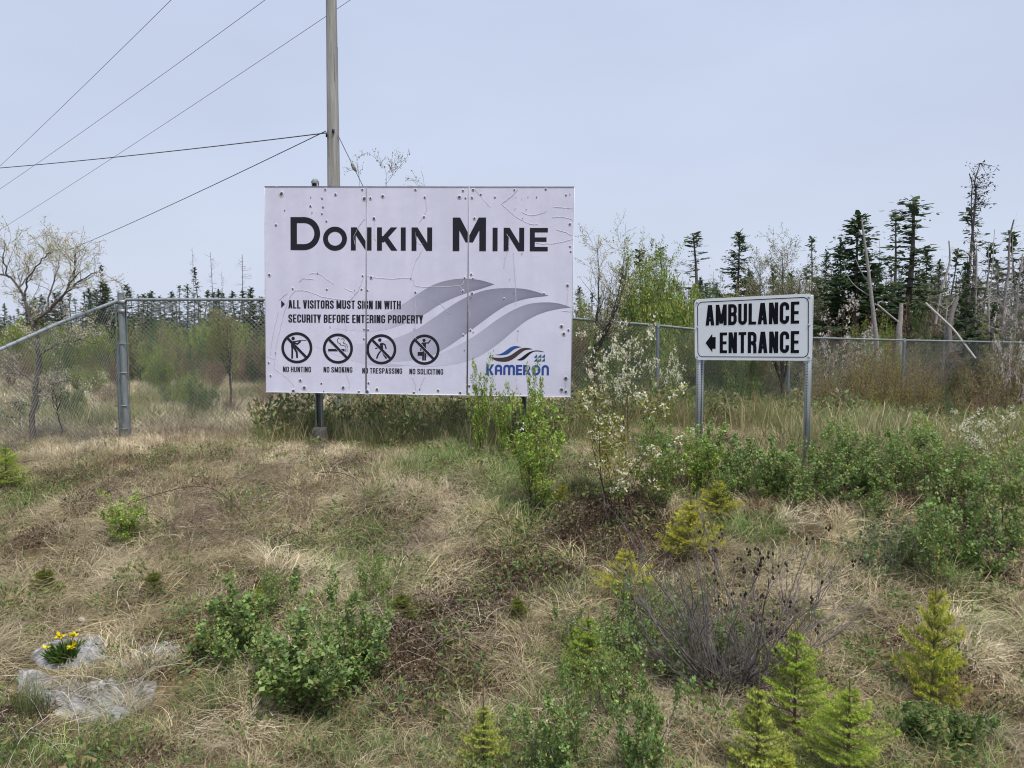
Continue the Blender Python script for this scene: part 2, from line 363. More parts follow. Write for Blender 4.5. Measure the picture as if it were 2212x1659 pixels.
class Sheet:
    """a flat sheet in the world: turns picture coordinates of a close view of it into metres on it"""
    def __init__(s, c, yaw, roll, tilt, w, h, crop):
        s.w, s.h = w, h
        r = np.array([math.cos(yaw) * math.cos(roll), math.sin(yaw) * math.cos(roll), math.sin(roll)])
        n0 = np.array([-math.sin(yaw), math.cos(yaw), 0]); u = np.cross(r, n0)
        u = u * math.cos(tilt) + n0 * math.sin(tilt)
        s.r, s.u, s.n, s.c = r, u, np.cross(r, u), np.array(c, float)
        dst = [(-w / 2, h / 2), (w / 2, h / 2), (w / 2, -h / 2), (-w / 2, -h / 2)]
        A = []; b = []
        for (x, y), (X_, Y_) in zip(crop, dst):
            A.append([x, y, 1, 0, 0, 0, -X_ * x, -X_ * y]); b.append(X_); A.append([0, 0, 0, x, y, 1, -Y_ * x, -Y_ * y]); b.append(Y_)
        s.Hm = np.append(np.linalg.solve(np.array(A), np.array(b)), 1).reshape(3, 3)
        s.k = 0
    def loc(s, pts):
        p = np.asarray(pts, float); q = np.hstack([p, np.ones((len(p), 1))]) @ s.Hm.T
        return q[:, :2] / q[:, 2:]
    def W(s, p, off=0.0):
        p = np.asarray(p, float); return s.c + p[:, :1] * s.r + p[:, 1:2] * s.u + s.n * off
    def flat(s, mb, polys, col, off=.0022, crop=False):
        """adds flat polygons; each a hair above the one before so that none share a plane"""
        for q in polys:
            q = np.asarray(q, float)
            if crop: q = s.loc(q)
            s.k += 1
            V = s.W(q, off + (s.k % 40) * .00002); m = len(q)
            if m <= 4: mb.add(V, [list(range(m))], col)
            else: mb.fan(V, col)
    def text(s, mb, txt, p0, p1, cap, col, w=.40, st=.135, gap=.07, space=.2, off=.0022):
        """p0, p1: picture coordinates of the baseline's ends; cap: picture height of a capital"""
        a = s.loc([p0, p1, (p0[0], p0[1] - cap), (p1[0], p1[1] - cap)]); pol, tw = line_text(txt, w, st, gap, space)
        d = a[1] - a[0]; up = ((a[2] - a[0]) + (a[3] - a[1])) / 2
        s.flat(mb, [[tuple(a[0] + d * (x / tw) + up * y) for x, y in q] for q in pol], col, off)
    def text_words(s, parent, txt, p0, p1, cap, col, name, w=.40, st=.135, gap=.07, space=.2, off=.0022):
        """one part per printed word"""
        a = s.loc([p0, p1, (p0[0], p0[1] - cap), (p1[0], p1[1] - cap)]); _, tw = line_text(txt, w, st, gap, space); d = a[1] - a[0]; up = ((a[2] - a[0]) + (a[3] - a[1])) / 2; x0 = 0; words = txt.split(' ')
        for k, wd in enumerate(words):
            pol, ww = line_text(wd, w, st, gap, space); mb = MB()
            s.flat(mb, [[tuple(a[0] + d * ((x + x0) / tw) + up * y) for x, y in q] for q in pol], col, off); mb.build(name, M_print, parent)
            x0 += ww + gap + space
    def one(s, mb, ch, x0, y0, x1, y1, col, st, wide=True, r=None, off=.0022):
        a = s.loc([(x0, y1), (x1, y1), (x0, y0)]); d = a[1] - a[0]; up = a[2] - a[0]; wr = np.hypot(*d) / np.hypot(*up)
        pol = glyph(ch, wr, st, r, wide)
        s.flat(mb, [[tuple(a[0] + d * (x / wr) + up * y) for x, y in q] for q in pol], col, off)
def outline(sheet, mb, pts, holes, col, off, crop=True):
    """a filled outline, triangulated"""
    from mathutils.geometry import tessellate_polygon
    loops = [sheet.loc(q) if crop else np.asarray(q) for q in [pts] + holes]
    t = tessellate_polygon([[Vector((x, y, 0)) for x, y in q] for q in loops]); V = np.vstack(loops)
    mb.add(sheet.W(V, off), np.array(t), col); return V
def smooth_line(pts, n=10):
    """Catmull-Rom through the points"""
    p = np.array(pts, float); q = np.vstack([2 * p[0] - p[1], p, 2 * p[-1] - p[-2]]); out = []
    for k in range(1, len(q) - 2):
        for t in np.linspace(0, 1, n, endpoint=False):
            a, b, c, d = q[k - 1:k + 3]
            out.append(.5 * (2 * b + (c - a) * t + (2 * a - 5 * b + 4 * c - d) * t * t + (3 * b - a - 3 * c + d) * t ** 3))
    out.append(p[-1]); return np.array(out)

# ---------------------------------------------------------------- the mine sign
SH = Sheet((-1.1202, 9.0872, EYE + .4396), -.05508, -.01103, .01823, 3.66, 2.44, [(36, 78), (2166, 76), (2150, 1535), (40, 1503)])
root = empty('mine_sign', (SH.c[0], SH.c[1] + .1, float(H(SH.c[0], SH.c[1]))))
tag(root, 'large white three-panel mine sign with black lettering on two grey steel posts', 'sign')
WHITE = (.62, .615, .75); INK = (.022, .024, .032); BLUE = (.035, .075, .28)
seams = [SH.loc([(735, 80)])[0][0], SH.loc([(1441, 80)])[0][0]]
edges = [-1.83, seams[0], seams[1], 1.83]
ax = [SH.r, -SH.n, SH.u]
for k in range(3):
    m = MB(); x0, x1 = edges[k] + (.003 if k else 0), edges[k + 1] - (.003 if k < 2 else 0)
    # grid so that the sheet can be slightly wavy, with a thickness of 12 mm
    nu, nv = 26, 40; uu, vv = np.meshgrid(np.linspace(x0, x1, nu), np.linspace(-1.22, 1.22, nv))
    p = np.stack([uu.ravel(), vv.ravel()], 1)
    V = SH.W(p, 0)
    ii, jj = np.meshgrid(np.arange(nu - 1), np.arange(nv - 1)); a = (jj * nu + ii).ravel()
    m.add(V, np.stack([a, a + 1, a + nu + 1, a + nu], 1), WHITE)
    m.box(SH.c + SH.r * (x0 + x1) / 2 - SH.n * .0085, (x1 - x0, .015, 2.44), WHITE, ax)
    m.build('panel', M_vinyl, root)
m = MB()
for x in seams:
    for dx in (-.006, .006): m.box(SH.c + SH.r * (x + dx) + SH.n * .0045, (.0035, .004, 2.43), (.55, .55, .63), ax)
    m.box(SH.c + SH.r * x + SH.n * .0042, (.0065, .002, 2.43), (.16, .16, .2), ax)
m.build('seam_strip', M_steel, root)
m = MB()
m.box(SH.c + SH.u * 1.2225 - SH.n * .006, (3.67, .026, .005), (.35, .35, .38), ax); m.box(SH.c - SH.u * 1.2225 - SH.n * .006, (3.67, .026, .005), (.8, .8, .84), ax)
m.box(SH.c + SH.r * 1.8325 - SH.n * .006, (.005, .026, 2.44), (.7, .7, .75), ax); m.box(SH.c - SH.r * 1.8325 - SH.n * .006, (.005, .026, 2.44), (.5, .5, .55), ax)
m.build('edge_trim', M_steel, root)
# the three grey waves behind the writing: the printed tone fades to the left
def wave(top, bot, tones, name, nseg=64, off=.0008):
    t = smooth_line(top); b = smooth_line(bot)
    def res(q):
        L = np.r_[0, np.cumsum(np.hypot(*np.diff(q, axis=0).T))]; u = np.linspace(0, L[-1], nseg)
        return np.stack([np.interp(u, L, q[:, 0]), np.interp(u, L, q[:, 1])], 1)
    t, b = res(t), res(b); rows = 5; V = []; C = []
    for k in range(nseg):
        for q in range(rows):
            f = q / (rows - 1); p = t[k] * (1 - f) + b[k] * f; V.append(p)
            g_ = np.interp(p[0], *tones) * (1 - .10 * math.sin(f * math.pi)) ; C.append(np.array(WHITE) * (1 - g_) + np.array((.10, .10, .16)) * g_)
    a = (np.arange(nseg - 1)[:, None] * rows + np.arange(rows - 1)[None]).ravel()
    m = MB(); m.add(SH.W(SH.loc(V), off), np.stack([a, a + rows, a + rows + 1, a + 1], 1), np.array(C)); return m.build(name, M_print, root)
wave([(520, 1060), (700, 1022), (850, 965), (990, 888), (1110, 806), (1210, 750), (1320, 720), (1420, 713), (1520, 723), (1620, 752)],
     [(520, 1060), (700, 1080), (850, 1072), (990, 1030), (1120, 970), (1230, 900), (1330, 850), (1430, 812), (1520, 785), (1620, 752)],
     ([520, 700, 850, 1000, 1150, 1450, 1620], [.01, .05, .16, .38, .6, .74, .9]), 'wave_print', off=.0008)
wave([(380, 1185), (560, 1175), (760, 1160), (930, 1128), (1080, 1065), (1200, 985), (1330, 895), (1450, 830), (1570, 790), (1700, 778), (1840, 786), (1996, 831)],
     [(380, 1185), (560, 1260), (760, 1312), (930, 1325), (1080, 1300), (1240, 1222), (1380, 1130), (1500, 1040), (1620, 950), (1720, 890), (1850, 850), (1996, 831)],
     ([380, 600, 850, 1050, 1250, 1450, 1750, 1996], [.01, .06, .22, .34, .5, .68, .72, .9]), 'wave_print', off=.0009)
wave([(860, 1300), (1060, 1282), (1240, 1235), (1400, 1160), (1520, 1085), (1620, 1010), (1740, 935), (1850, 890), (1960, 877), (2060, 884), (2150, 912)],
     [(860, 1300), (1060, 1322), (1240, 1322), (1400, 1296), (1520, 1250), (1640, 1170), (1740, 1085), (1840, 1005), (1940, 955), (2050, 925), (2150, 912)],
     ([860, 1100, 1300, 1450, 1650, 1850, 2150], [.01, .05, .17, .32, .5, .62, .85]), 'wave_print', off=.001)
m = MB()
for ch, x0, y0, x1, y1, st in [('D', 212, 288, 416, 516, .20), ('O', 436, 356, 601, 518, .215), ('N', 628, 358, 770, 518, .215), ('K', 808, 358, 948, 519, .215), ('I', 972, 358, 1007, 519, .215),
                               ('N', 1046, 358, 1188, 520, .215), ('M', 1330, 289, 1559, 521, .20), ('I', 1605, 359, 1641, 521, .215), ('N', 1681, 359, 1823, 522, .215), ('E', 1862, 360, 1986, 522, .215)]:
    m = MB(); SH.one(m, ch, x0, y0, x1, y1, INK, st); m.build('letter', M_print, root)
m = MB()
SH.text_words(root, 'ALL VISITORS MUST SIGN IN WITH', (196, 921), (972, 926), 58, INK, 'notice_word', st=.15)
SH.text_words(root, 'SECURITY BEFORE ENTERING PROPERTY', (196, 1019), (1126, 1025), 57, INK, 'notice_word', st=.15)
SH.flat(m, [[(147, 866), (173, 891), (147, 917)]], INK, crop=True)
m.build('arrowhead', M_print, root)
for t_, a_, b_ in (('NO HUNTING', (158, 1364), (352, 1366)), ('NO SMOKING', (438, 1366), (638, 1368)), ('NO TRESPASSING', (706, 1373), (982, 1376)), ('NO SOLICITING', (1032, 1378), (1266, 1381))):
    SH.text_words(root, t_, a_, b_, 38, INK, 'caption_word', w=.42, st=.14, gap=.085, space=.22)
def c4(pts): return [((1080 + x / 2.698 - 1040) * 1.728, (1250 + y / 2.698 - 700) * 1.728) for x, y in pts]
def c5(pts): return [((1880 + x / 5.027 - 1040) * 1.728, (1300 + y / 5.027 - 700) * 1.728) for x, y in pts]
def symbol(cx, cy, rr, name, parts):
    """parts: polygons in close-up coordinates, drawn under the ring"""
    m = MB()
    SH.flat(m, [c4(q) for q in parts], INK, .0014, crop=True)
    SH.flat(m, [c4(q) for q in stroke(ell(cx, cy, rr - 15, rr - 13, 44), 29, True)], INK, .0024, crop=True)
    a = R(46); k = rr - 16
    SH.flat(m, [c4(q) for q in stroke([(cx - k * math.cos(a), cy - k * math.sin(a)), (cx + k * math.cos(a), cy + k * math.sin(a))], 37)], WHITE, .0018, crop=True)
    SH.flat(m, [c4(q) for q in stroke([(cx - k * math.cos(a), cy - k * math.sin(a)), (cx + k * math.cos(a), cy + k * math.sin(a))], 29)], INK, .0024, crop=True)
    m.build(name, M_print, root)
cap = lambda p, s: stroke(p, s)
symbol(289, 382, 168, 'no_hunting_symbol', [ell(249, 281, 19, 19, 16)] + cap([(240, 310), (242, 380)], 30) + cap([(240, 370), (238, 500)], 20) + cap([(255, 375), (288, 430), (292, 492)], 21)
       + cap([(240, 318), (292, 342), (330, 312)], 17) + cap([(256, 316), (330, 304)], 13) + cap([(300, 304), (392, 301)], 6))
symbol(732, 390, 163, 'no_smoking_symbol', [[(626, 394), (804, 394), (804, 422), (626, 422)], [(812, 394), (819, 394), (819, 424), (812, 424)], [(827, 394), (834, 394), (834, 424), (827, 424)]]
       + cap(smooth_line([(748, 276), (728, 290), (730, 322), (760, 340), (758, 352), (790, 356), (815, 368), (816, 388)], 5), 6)
       + cap(smooth_line([(762, 288), (790, 284), (800, 305), (790, 330), (815, 340), (832, 362), (832, 386)], 5), 6))
symbol(1200, 398, 163, 'no_trespassing_symbol', [ell(1184, 297, 19, 19, 16)] + cap([(1200, 330), (1208, 415)], 30) + cap([(1208, 332), (1240, 348), (1252, 392)], 15) + cap([(1190, 345), (1160, 382), (1134, 392)], 13)
       + cap([(1198, 410), (1168, 450), (1148, 500)], 17) + cap([(1212, 415), (1225, 455), (1256, 500)], 18))
symbol(1666, 401, 164, 'no_soliciting_symbol', [ell(1661, 300, 18, 18, 16)] + cap([(1664, 326), (1664, 430)], 36) + cap([(1652, 425), (1650, 520)], 20) + cap([(1675, 425), (1673, 520)], 20)
       + cap([(1640, 330), (1708, 328), (1732, 296)], 14) + cap([(1640, 330), (1628, 372), (1626, 415)], 13) + [[(1592, 426), (1652, 426), (1652, 468), (1592, 468)]])
lg = MB()
def fill5(top, bot, col):
    q = np.vstack([smooth_line(top, 6), smooth_line(bot, 6)[::-1][1:-1]]); outline(SH, lg, c5(q), [], col, .0022)
fill5([(490, 597), (580, 588), (660, 555), (740, 500), (830, 440), (920, 421), (1040, 441)], [(490, 597), (620, 607), (740, 590), (810, 545), (880, 490), (950, 460), (1040, 441)], (.03, .09, .26))
fill5([(405, 645), (560, 658), (700, 648), (820, 605), (930, 530), (1030, 470), (1140, 456), (1270, 482)], [(405, 645), (520, 715), (660, 740), (780, 725), (900, 660), (1010, 570), (1110, 505), (1270, 482)], (.068, .048, .046))
fill5([(940, 703), (1020, 665), (1110, 595), (1200, 540), (1300, 512), (1400, 514), (1503, 542)], [(940, 703), (1020, 714), (1090, 690), (1160, 630), (1230, 565), (1320, 528), (1503, 542)], (.015, .016, .022))
for r_ in range(2):
    for c_ in range(3):
        x = 1283 + c_ * 78; y = 653 + r_ * 79
        SH.flat(lg, [c5([(x, y), (x + 68, y), (x + 68, y - 70)])], (.03, .09, .28), crop=True)
def k5(polys): SH.flat(lg, [c5(q) for q in polys], BLUE, crop=True)
s_ = 48
k5([[(328, 793), (378, 793), (378, 1004), (328, 1004)], [(376, 905), (430, 793), (485, 793), (418, 905)], [(376, 885), (408, 885), (478, 1004), (420, 1004)]])
def arch(x0, x1, y1, y0=800, bar=None, s=46):
    r = min((x1 - x0 - s) / 2, 62)
    q = stroke([(x0 + s / 2, y1), (x0 + s / 2, y0 + s / 2 + r)] + [(x0 + s / 2 + r - r * math.cos(t), y0 + s / 2 + r - r * math.sin(t)) for t in np.linspace(0, math.pi / 2, 7)]
               + [(x1 - s / 2 - r + r * math.sin(t), y0 + s / 2 + r - r * math.cos(t)) for t in np.linspace(0, math.pi / 2, 7)] + [(x1 - s / 2, y1)], s)
    if bar: q += [[(x0 + s, bar), (x1 - s, bar), (x1 - s, bar + 34), (x0 + s, bar + 34)]]
    return q
k5(arch(500, 648, 1004, 796, 900)); k5(arch(668, 812, 1006, 798)); k5(arch(766, 906, 1007, 800))
k5([[(925, 802), (975, 802), (975, 1008), (925, 1008)], [(970, 802), (1050, 802), (1050, 845), (970, 845)], [(970, 884), (1042, 884), (1042, 924), (970, 924)], [(970, 966), (1050, 966), (1050, 1008), (970, 1008)]])
k5([[(1068, 803), (1116, 803), (1116, 1010), (1068, 1010)]] + stroke([(1110, 826), (1165, 828), (1190, 850), (1192, 880), (1165, 915), (1110, 918)], 44) + [[(1140, 925), (1180, 915), (1225, 1010), (1172, 1010)]])
k5(stroke(ell(1330, 909, 67, 82, 30), 46, True)); k5(arch(1440, 1590, 1014, 806))
lg.build('company_logo', M_print, root)
# bullet holes, dents and creases
ho = MB(); dn = MB()
holes = [(150, 128, 13), (452, 97, 7), (352, 152, 5), (430, 157, 6), (350, 212, 7), (437, 218, 6), (172, 242, 5), (361, 258, 5), (429, 264, 6), (523, 132, 8), (707, 97, 7), (722, 160, 12), (763, 158, 8), (847, 144, 10),
         (1073, 98, 7), (1137, 150, 7), (1132, 286, 7), (787, 298, 10), (1375, 148, 11), (1418, 154, 6), (1462, 152, 8), (1400, 103, 7), (1470, 98, 8), (1523, 130, 7), (1620, 148, 6), (1754, 97, 6), (1970, 92, 7), (1765, 148, 3),
         (1804, 160, 3), (1848, 148, 4), (1907, 148, 5), (2110, 132, 6), (2137, 126, 5), (1759, 229, 4), (1836, 234, 4), (1811, 294, 5), (2138, 335, 8), (2140, 488, 6), (2145, 524, 6), (1808, 541, 5), (113, 344, 7), (460, 316, 6), (66, 690, 9),
         (397, 678, 5), (227, 785, 6), (462, 789, 6), (709, 695, 6), (768, 706, 9), (1041, 712, 5), (1412, 708, 6), (1471, 713, 6), (1458, 684, 7), (1723, 721, 4), (1073, 809, 7), (742, 796, 6), (701, 788, 6), (652, 795, 4), (1400, 800, 7), (1464, 815, 8),
         (1457, 846, 5), (1753, 812, 4), (1685, 852, 6), (1961, 817, 6), (2124, 760, 9), (484, 1051, 5), (719, 1066, 6), (747, 1070, 6), (1064, 1064, 5), (718, 1133, 6), (1454, 1072, 7), (1472, 1087, 5), (1403, 1105, 6), (1783, 1076, 5), (1412, 1213, 5),
         (2083, 1045, 11), (2100, 1098, 11), (2132, 1070, 7), (107, 1232, 5), (73, 1390, 6), (278, 1423, 9), (424, 1443, 6), (305, 1475, 12), (575, 1474, 11), (750, 1440, 7), (440, 1500, 5), (683, 1502, 7), (808, 1486, 10), (1064, 1508, 8), (1104, 1484, 5),
         (1231, 1493, 8), (1384, 1508, 8), (1447, 1460, 8), (1734, 1517, 7), (1938, 1524, 7), (2115, 1408, 12), (2086, 1488, 12), (2116, 1500, 10), (231, 1498, 12), (740, 1503, 14), (1441, 1518, 12), (713, 1340, 5), (60, 1300, 6), (1480, 295, 8)]
for x, y, r_ in holes:
    q = []
    for t in range(9): a = t * 2 * np.pi / 9; f = r_ * (.5 + .5 * rng.random()); q.append((x + f * math.cos(a), y + f * 1.15 * math.sin(a)))
    SH.flat(ho, [q], (.10, .095, .105), .003, crop=True)
    if r_ > 5:
        q = np.array([(x + r_ * (1.3 + .5 * rng.random()) * math.cos(a), y + r_ * (1.5 + .7 * rng.random()) * math.sin(a)) for a in np.arange(11) * 2 * np.pi / 11])
        p = SH.W(SH.loc(q), .0012); c = SH.W(SH.loc([(x, y)]), .0085)   # a raised rim of torn vinyl
        inn = SH.W(SH.loc(np.array([(x, y)]) + (q - np.array([(x, y)])) * .55), .0060); n_ = 11; kk = np.arange(n_)
        dn.add(np.vstack([p, inn]), np.stack([kk, (kk + 1) % n_, (kk + 1) % n_ + n_, kk + n_], 1), (.60, .59, .66))
for h_ in ho.V: h_ += SH.n * .003
ho.build('bullet_holes', M_print, root, kind='stuff')
creases = [[(1480, 92), (1530, 150), (1560, 185), (1586, 215)], [(1780, 92), (1720, 150), (1662, 195)], [(1662, 195), (1710, 235), (1770, 285), (1815, 310)], [(1815, 310), (1860, 330), (1920, 336)], [(1800, 250), (1860, 270), (1930, 262), (1975, 240)],
           [(1137, 150), (1145, 210), (1137, 260), (1100, 320)], [(1070, 370), (1085, 460), (1140, 470)], [(1120, 510), (1075, 590), (1050, 660), (1041, 712)], [(740, 692), (800, 706), (900, 712), (1041, 712), (1075, 765), (1200, 768), (1380, 762), (1412, 712)],
           [(1380, 764), (1405, 800)], [(335, 680), (397, 678), (450, 710), (508, 752)], [(268, 735), (310, 712), (375, 720)], [(580, 780), (640, 805), (660, 818), (690, 760), (712, 700)], [(660, 818), (620, 865)],
           [(65, 1250), (85, 1110), (125, 945)], [(95, 1330), (112, 1180), (150, 1010), (190, 880), (235, 805), (290, 795), (350, 808), (430, 840), (500, 853), (590, 860)], [(130, 865), (188, 812)], [(590, 930), (585, 1010), (592, 1080)],
           [(92, 1335), (150, 1375), (210, 1430), (245, 1490)], [(45, 1250), (100, 1275)], [(2080, 935), (2145, 940)], [(2120, 760), (2124, 820), (2115, 900)], [(1900, 462), (1960, 470), (2060, 460), (2155, 436)], [(2020, 215), (2090, 218), (2155, 225)],
           [(2010, 290), (2060, 282), (2120, 290), (2155, 302)], [(2040, 370), (2100, 385), (2155, 412)], [(1710, 510), (1690, 570), (1680, 640)], [(1745, 530), (1752, 640), (1765, 780), (1765, 900)], [(1778, 1080), (1776, 1150)], [(1060, 820), (1075, 900), (1068, 1050), (1075, 1150)],
           [(1045, 1400), (1070, 1450), (1073, 1500)], [(1135, 1395), (1115, 1440), (1100, 1484)], [(560, 1300), (590, 1370), (612, 1430), (612, 1480)], [(2118, 1415), (2110, 1450), (2100, 1490)], [(655, 480), (650, 420), (690, 340), (720, 300)], [(1715, 500), (1720, 440), (1700, 400)], [(790, 310), (785, 400), (795, 450)],
           [(1310, 960), (1230, 870)], [(1440, 860), (1440, 930), (1452, 985)]]
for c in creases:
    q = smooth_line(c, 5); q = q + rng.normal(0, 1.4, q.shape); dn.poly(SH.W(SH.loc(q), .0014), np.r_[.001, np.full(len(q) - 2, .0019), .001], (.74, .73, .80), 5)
    q2 = q + np.array([3.4, 3.0]); SH.flat(dn, [p_ for p_ in stroke(q2, 1.5)], (.44, .43, .49), .0020, crop=True)  # darker line along one side of each crease: its shade painted on
dn.build('creases_and_dents', M_vinyl, root, kind='stuff')
# posts: two steel channels with bolted caps, standing on concrete collars
PY = 9.30
for px_, top in ((687, 397), (1130, 415)):
    b = P(px_ + (3 if px_ < 900 else 0), 900, PY); gz = float(H(b[0], PY)); po = MB(); topz = P(px_, top, PY)[2]
    for dx in (-.033, .033): po.box((b[0] + dx, PY, (gz - .1 + topz) / 2), (.008, .085, topz - gz + .1), (.30, .34, .38))
    po.box((b[0], PY + .025, (gz - .1 + topz) / 2), (.058, .01, topz - gz + .1), (.24, .27, .30))
    po.box((b[0], PY, topz - .28), (.058, .03, .10), (.2, .2, .2))
    post = po.build('post', M_steel, root)
    if px_ < 900:
        cp = MB(); prof = [(0, .048), (.028, .048), (.03, .042), (.048, .034), (.058, .015)]
        for (h0, r0), (h1, r1) in zip(prof[:-1], prof[1:]): cp.tubes([(b[0], PY, topz + h0)], [(b[0], PY, topz + h1)], r0, r1, (.28, .29, .30), 12)
        cp.fan(np.array([(b[0] + .015 * math.cos(a), PY + .015 * math.sin(a), topz + .058) for a in np.arange(8) * math.pi / 4]), (.28, .29, .3))
        cp.build('cap', M_steel, post)
    fo = MB(); fo.poly([(b[0], PY, gz - .1), (b[0], PY, gz + .20), (b[0], PY, gz + .235), (b[0], PY, gz + .245)], [.105, .09, .085, .06], (.085, .08, .075), 14, True); fo.build('footing', M_conc, post)
for z_ in (.95, .0, -.95):
    rl = MB(); rl.box(SH.c + SH.u * z_ - SH.n * .040, (3.5, .04, .06), (.3, .33, .36), ax); rl.build('rail', M_steel, root)

# ---------------------------------------------------------------- the ambulance sign
SA = Sheet((2.2819, 7.3324, EYE + .0008), -.7140, .0201, -.0150, 1.17, .61, [(70, 112), (1106, 74), (1104, 664), (82, 660)])
root = empty('ambulance_entrance_sign', (SA.c[0], SA.c[1], float(H(SA.c[0], SA.c[1]))))
tag(root, 'small white rounded sign with black ambulance lettering and arrow on two perforated posts', 'sign')
def rrect(w, h, r, n=7):
    o = []
    for cx, cy, a in ((w / 2 - r, h / 2 - r, 0), (-w / 2 + r, h / 2 - r, 90), (-w / 2 + r, -h / 2 + r, 180), (w / 2 - r, -h / 2 + r, 270)): o += arc(cx, cy, r, a, a + 90, n)
    return o
m = MB(); q = np.array(rrect(1.17, .61, .045)); n_ = len(q); kk = np.arange(n_)
m.fan(SA.W(q, 0), (.84, .87, .90)); m.fan(SA.W(q, -.003)[::-1], (.5, .5, .52))
m.add(np.vstack([SA.W(q, 0), SA.W(q, -.003)]), np.stack([kk, kk + n_, (kk + 1) % n_ + n_, (kk + 1) % n_], 1), (.6, .6, .62))
m.build('sign_plate', M_refl, root)
m = MB(); SA.flat(m, stroke(rrect(1.10, .545, .05), .008, True), (.012, .012, .02), .0012); m.build('border_line', M_print, root)
m = MB(); K0 = (.010, .010, .016)
SA.text_words(root, 'AMBULANCE', (175, 352), (994, 339), 190, K0, 'word', w=.44, st=.165, gap=.075, off=.0012)
SA.text_words(root, 'ENTRANCE', (304, 599), (993, 597), 189, K0, 'word', w=.44, st=.165, gap=.078, off=.0012)
m = MB(); outline(SA, m, [(176, 508), (236, 425), (236, 455), (267, 455), (267, 560), (238, 560), (238, 590)], [], K0, .0014); m.build('arrow', M_print, root)
for x in (-.555, .555):
    for y in (.272, 0.02, -.272):
        m = MB(); c = SA.c + SA.r * x + SA.u * y; rr_ = [(.0005, .013), (.004, .012), (.007, .007), (.008, .001)]
        for (h0, r0), (h1, r1) in zip(rr_[:-1], rr_[1:]): m.tubes([c + SA.n * h0], [c + SA.n * h1], r0, r1, (.5, .5, .54), 10)
        m.build('bolt', M_galv, root)
GALV = (.40, .43, .45)
axs = [SA.r, -SA.n, np.array([0, 0, 1.])]
for x in (-.545, .548):
    c = SA.c + SA.r * x - SA.n * .036; c0 = np.array([c[0], c[1], 0]); gz = float(H(c[0], c[1])) - .1; tz = SA.c[2] + .305 - (0.0 if x > 0 else .02)
    m = MB(); m.box(c0 + np.array([0, 0, (gz + tz) / 2]), (.045, .05, tz - gz), GALV, axs)
    if x < 0: m.box(c0 + SA.r * .033 - SA.n * .012 + np.array([0, 0, (gz + tz) / 2]), (.014, .024, tz - gz), GALV, axs)
    post = m.build('post', M_galv, root)
    pf = MB(); nh = int((tz - gz) / .0254)
    for k in range(nh):
        z_ = tz - .013 - k * .0254; cc = c0 + np.array([0, 0, z_])
        th = np.arange(8) * math.pi / 4
        for off_, nn, uu in ((SA.n * .0256, SA.n, SA.r), (SA.r * .0256, SA.r, SA.n), (-SA.r * .0256, -SA.r, SA.n)):
            if x < 0 and uu is SA.n: continue
            ring = cc + off_ + np.cos(th)[:, None] * uu * .0058 + np.sin(th)[:, None] * np.array([0, 0, .0058]); pf.fan(ring, (.03, .035, .04))
        if x < 0:
            ring = cc + SA.r * .033 + SA.n * .0006 + np.cos(th)[:, None] * SA.r * .005 + np.sin(th)[:, None] * np.array([0, 0, .0055]); pf.fan(ring, (.03, .035, .04))
    pf.build('perforations', M_print, post, kind='stuff')

# ---------------------------------------------------------------- utility pole and overhead lines
pb = P(720, 400, 19.0); bx_ = pb[0] + .1; gz = float(H(bx_, 19)); root = empty('utility_pole', (bx_, 19, gz))
tag(root, 'weathered grey wooden utility pole rising behind the mine sign', 'utility pole')
t_ = P(713.5, -150, 19.0); b_ = P(721, 400, 19.0); d_ = (t_ - b_) / (t_[2] - b_[2]); zz = np.linspace(gz - .2, t_[2], 40)
pts = b_ + d_ * (zz - b_[2])[:, None]; m = MB()
rad = np.interp(zz, [gz, b_[2], t_[2]], [.17, .153, .118]); m.poly(pts, rad, (.33, .325, .30), 20, True)
m.build('shaft', M_pole, root, smooth=True)
m = MB()
for _ in range(22):
    k = rng.integers(2, 38); a = rng.uniform(0, 6.28); l = rng.uniform(.2, .9); c = pts[k] + np.array([math.cos(a), math.sin(a), 0]) * rad[k] * .995
    m.tubes([c], [c + d_ * l], .004, .003, (.08, .075, .065), 4)
m.build('crack', M_bark, root, kind='stuff')
att = [P(712, 292, 18.84), P(716, 280, 18.84)]
for c in (P(720, 283, 18.84), P(706, 292, 18.86)):
    m = MB(); m.box(c, (.05, .04, .09), (.05, .05, .055)); m.tubes([c + [0, -.02, .01]], [c + [0, -.06, .01]], .012, .012, (.08, .08, .085), 8); m.tubes([c + [0, -.02, -.03]], [c + [0, -.05, -.03]], .01, .01, (.08, .08, .085), 8); m.build('bracket', M_steel, root)
def cable(name, a, b, sag, r, label, cat='cable', group=None, col=(.07, .07, .08), n=40):
    t = np.linspace(0, 1, n)[:, None]; p = a * (1 - t) + b * t; p[:, 2] -= (4 * sag * t * (1 - t))[:, 0]
    m = MB(); m.poly(p, r, col, 6); return tag(m.build(name, M_cable), label, cat, group), p
line = lambda x0, y0, Y0, x1, y1, Y1: (P(x0, y0, Y0), P(x1, y1, Y1))
cable('power_line', *line(-330, 645, 62, 560, -190, 20), .5, .0075, 'topmost overhead wire crossing the upper left corner of the sky', 'overhead wire', 'power lines in the sky')
cable('power_line', *line(-330, 615, 62, 850, -205, 20), .5, .0075, 'middle overhead wire of the three that slant up across the sky', 'overhead wire', 'power lines in the sky')
cable('power_line', *line(-330, 690, 62, 1000, -165, 22), .45, .0075, 'lowest of the three slanting overhead wires, passing behind the wooden pole', 'overhead wire', 'power lines in the sky')
cable('telephone_cable', P(-700, 380, 46), P(706, 287, 18.86), .55, .013, 'sagging dark cable running level from the pole to the left edge', 'cable', 'cables fixed to the wooden pole')
cable('telephone_cable', P(-60, 615, 60), P(704, 283, 18.86), .35, .011, 'cable dropping from the pole bracket towards the distant trees on the left', 'cable', 'cables fixed to the wooden pole')
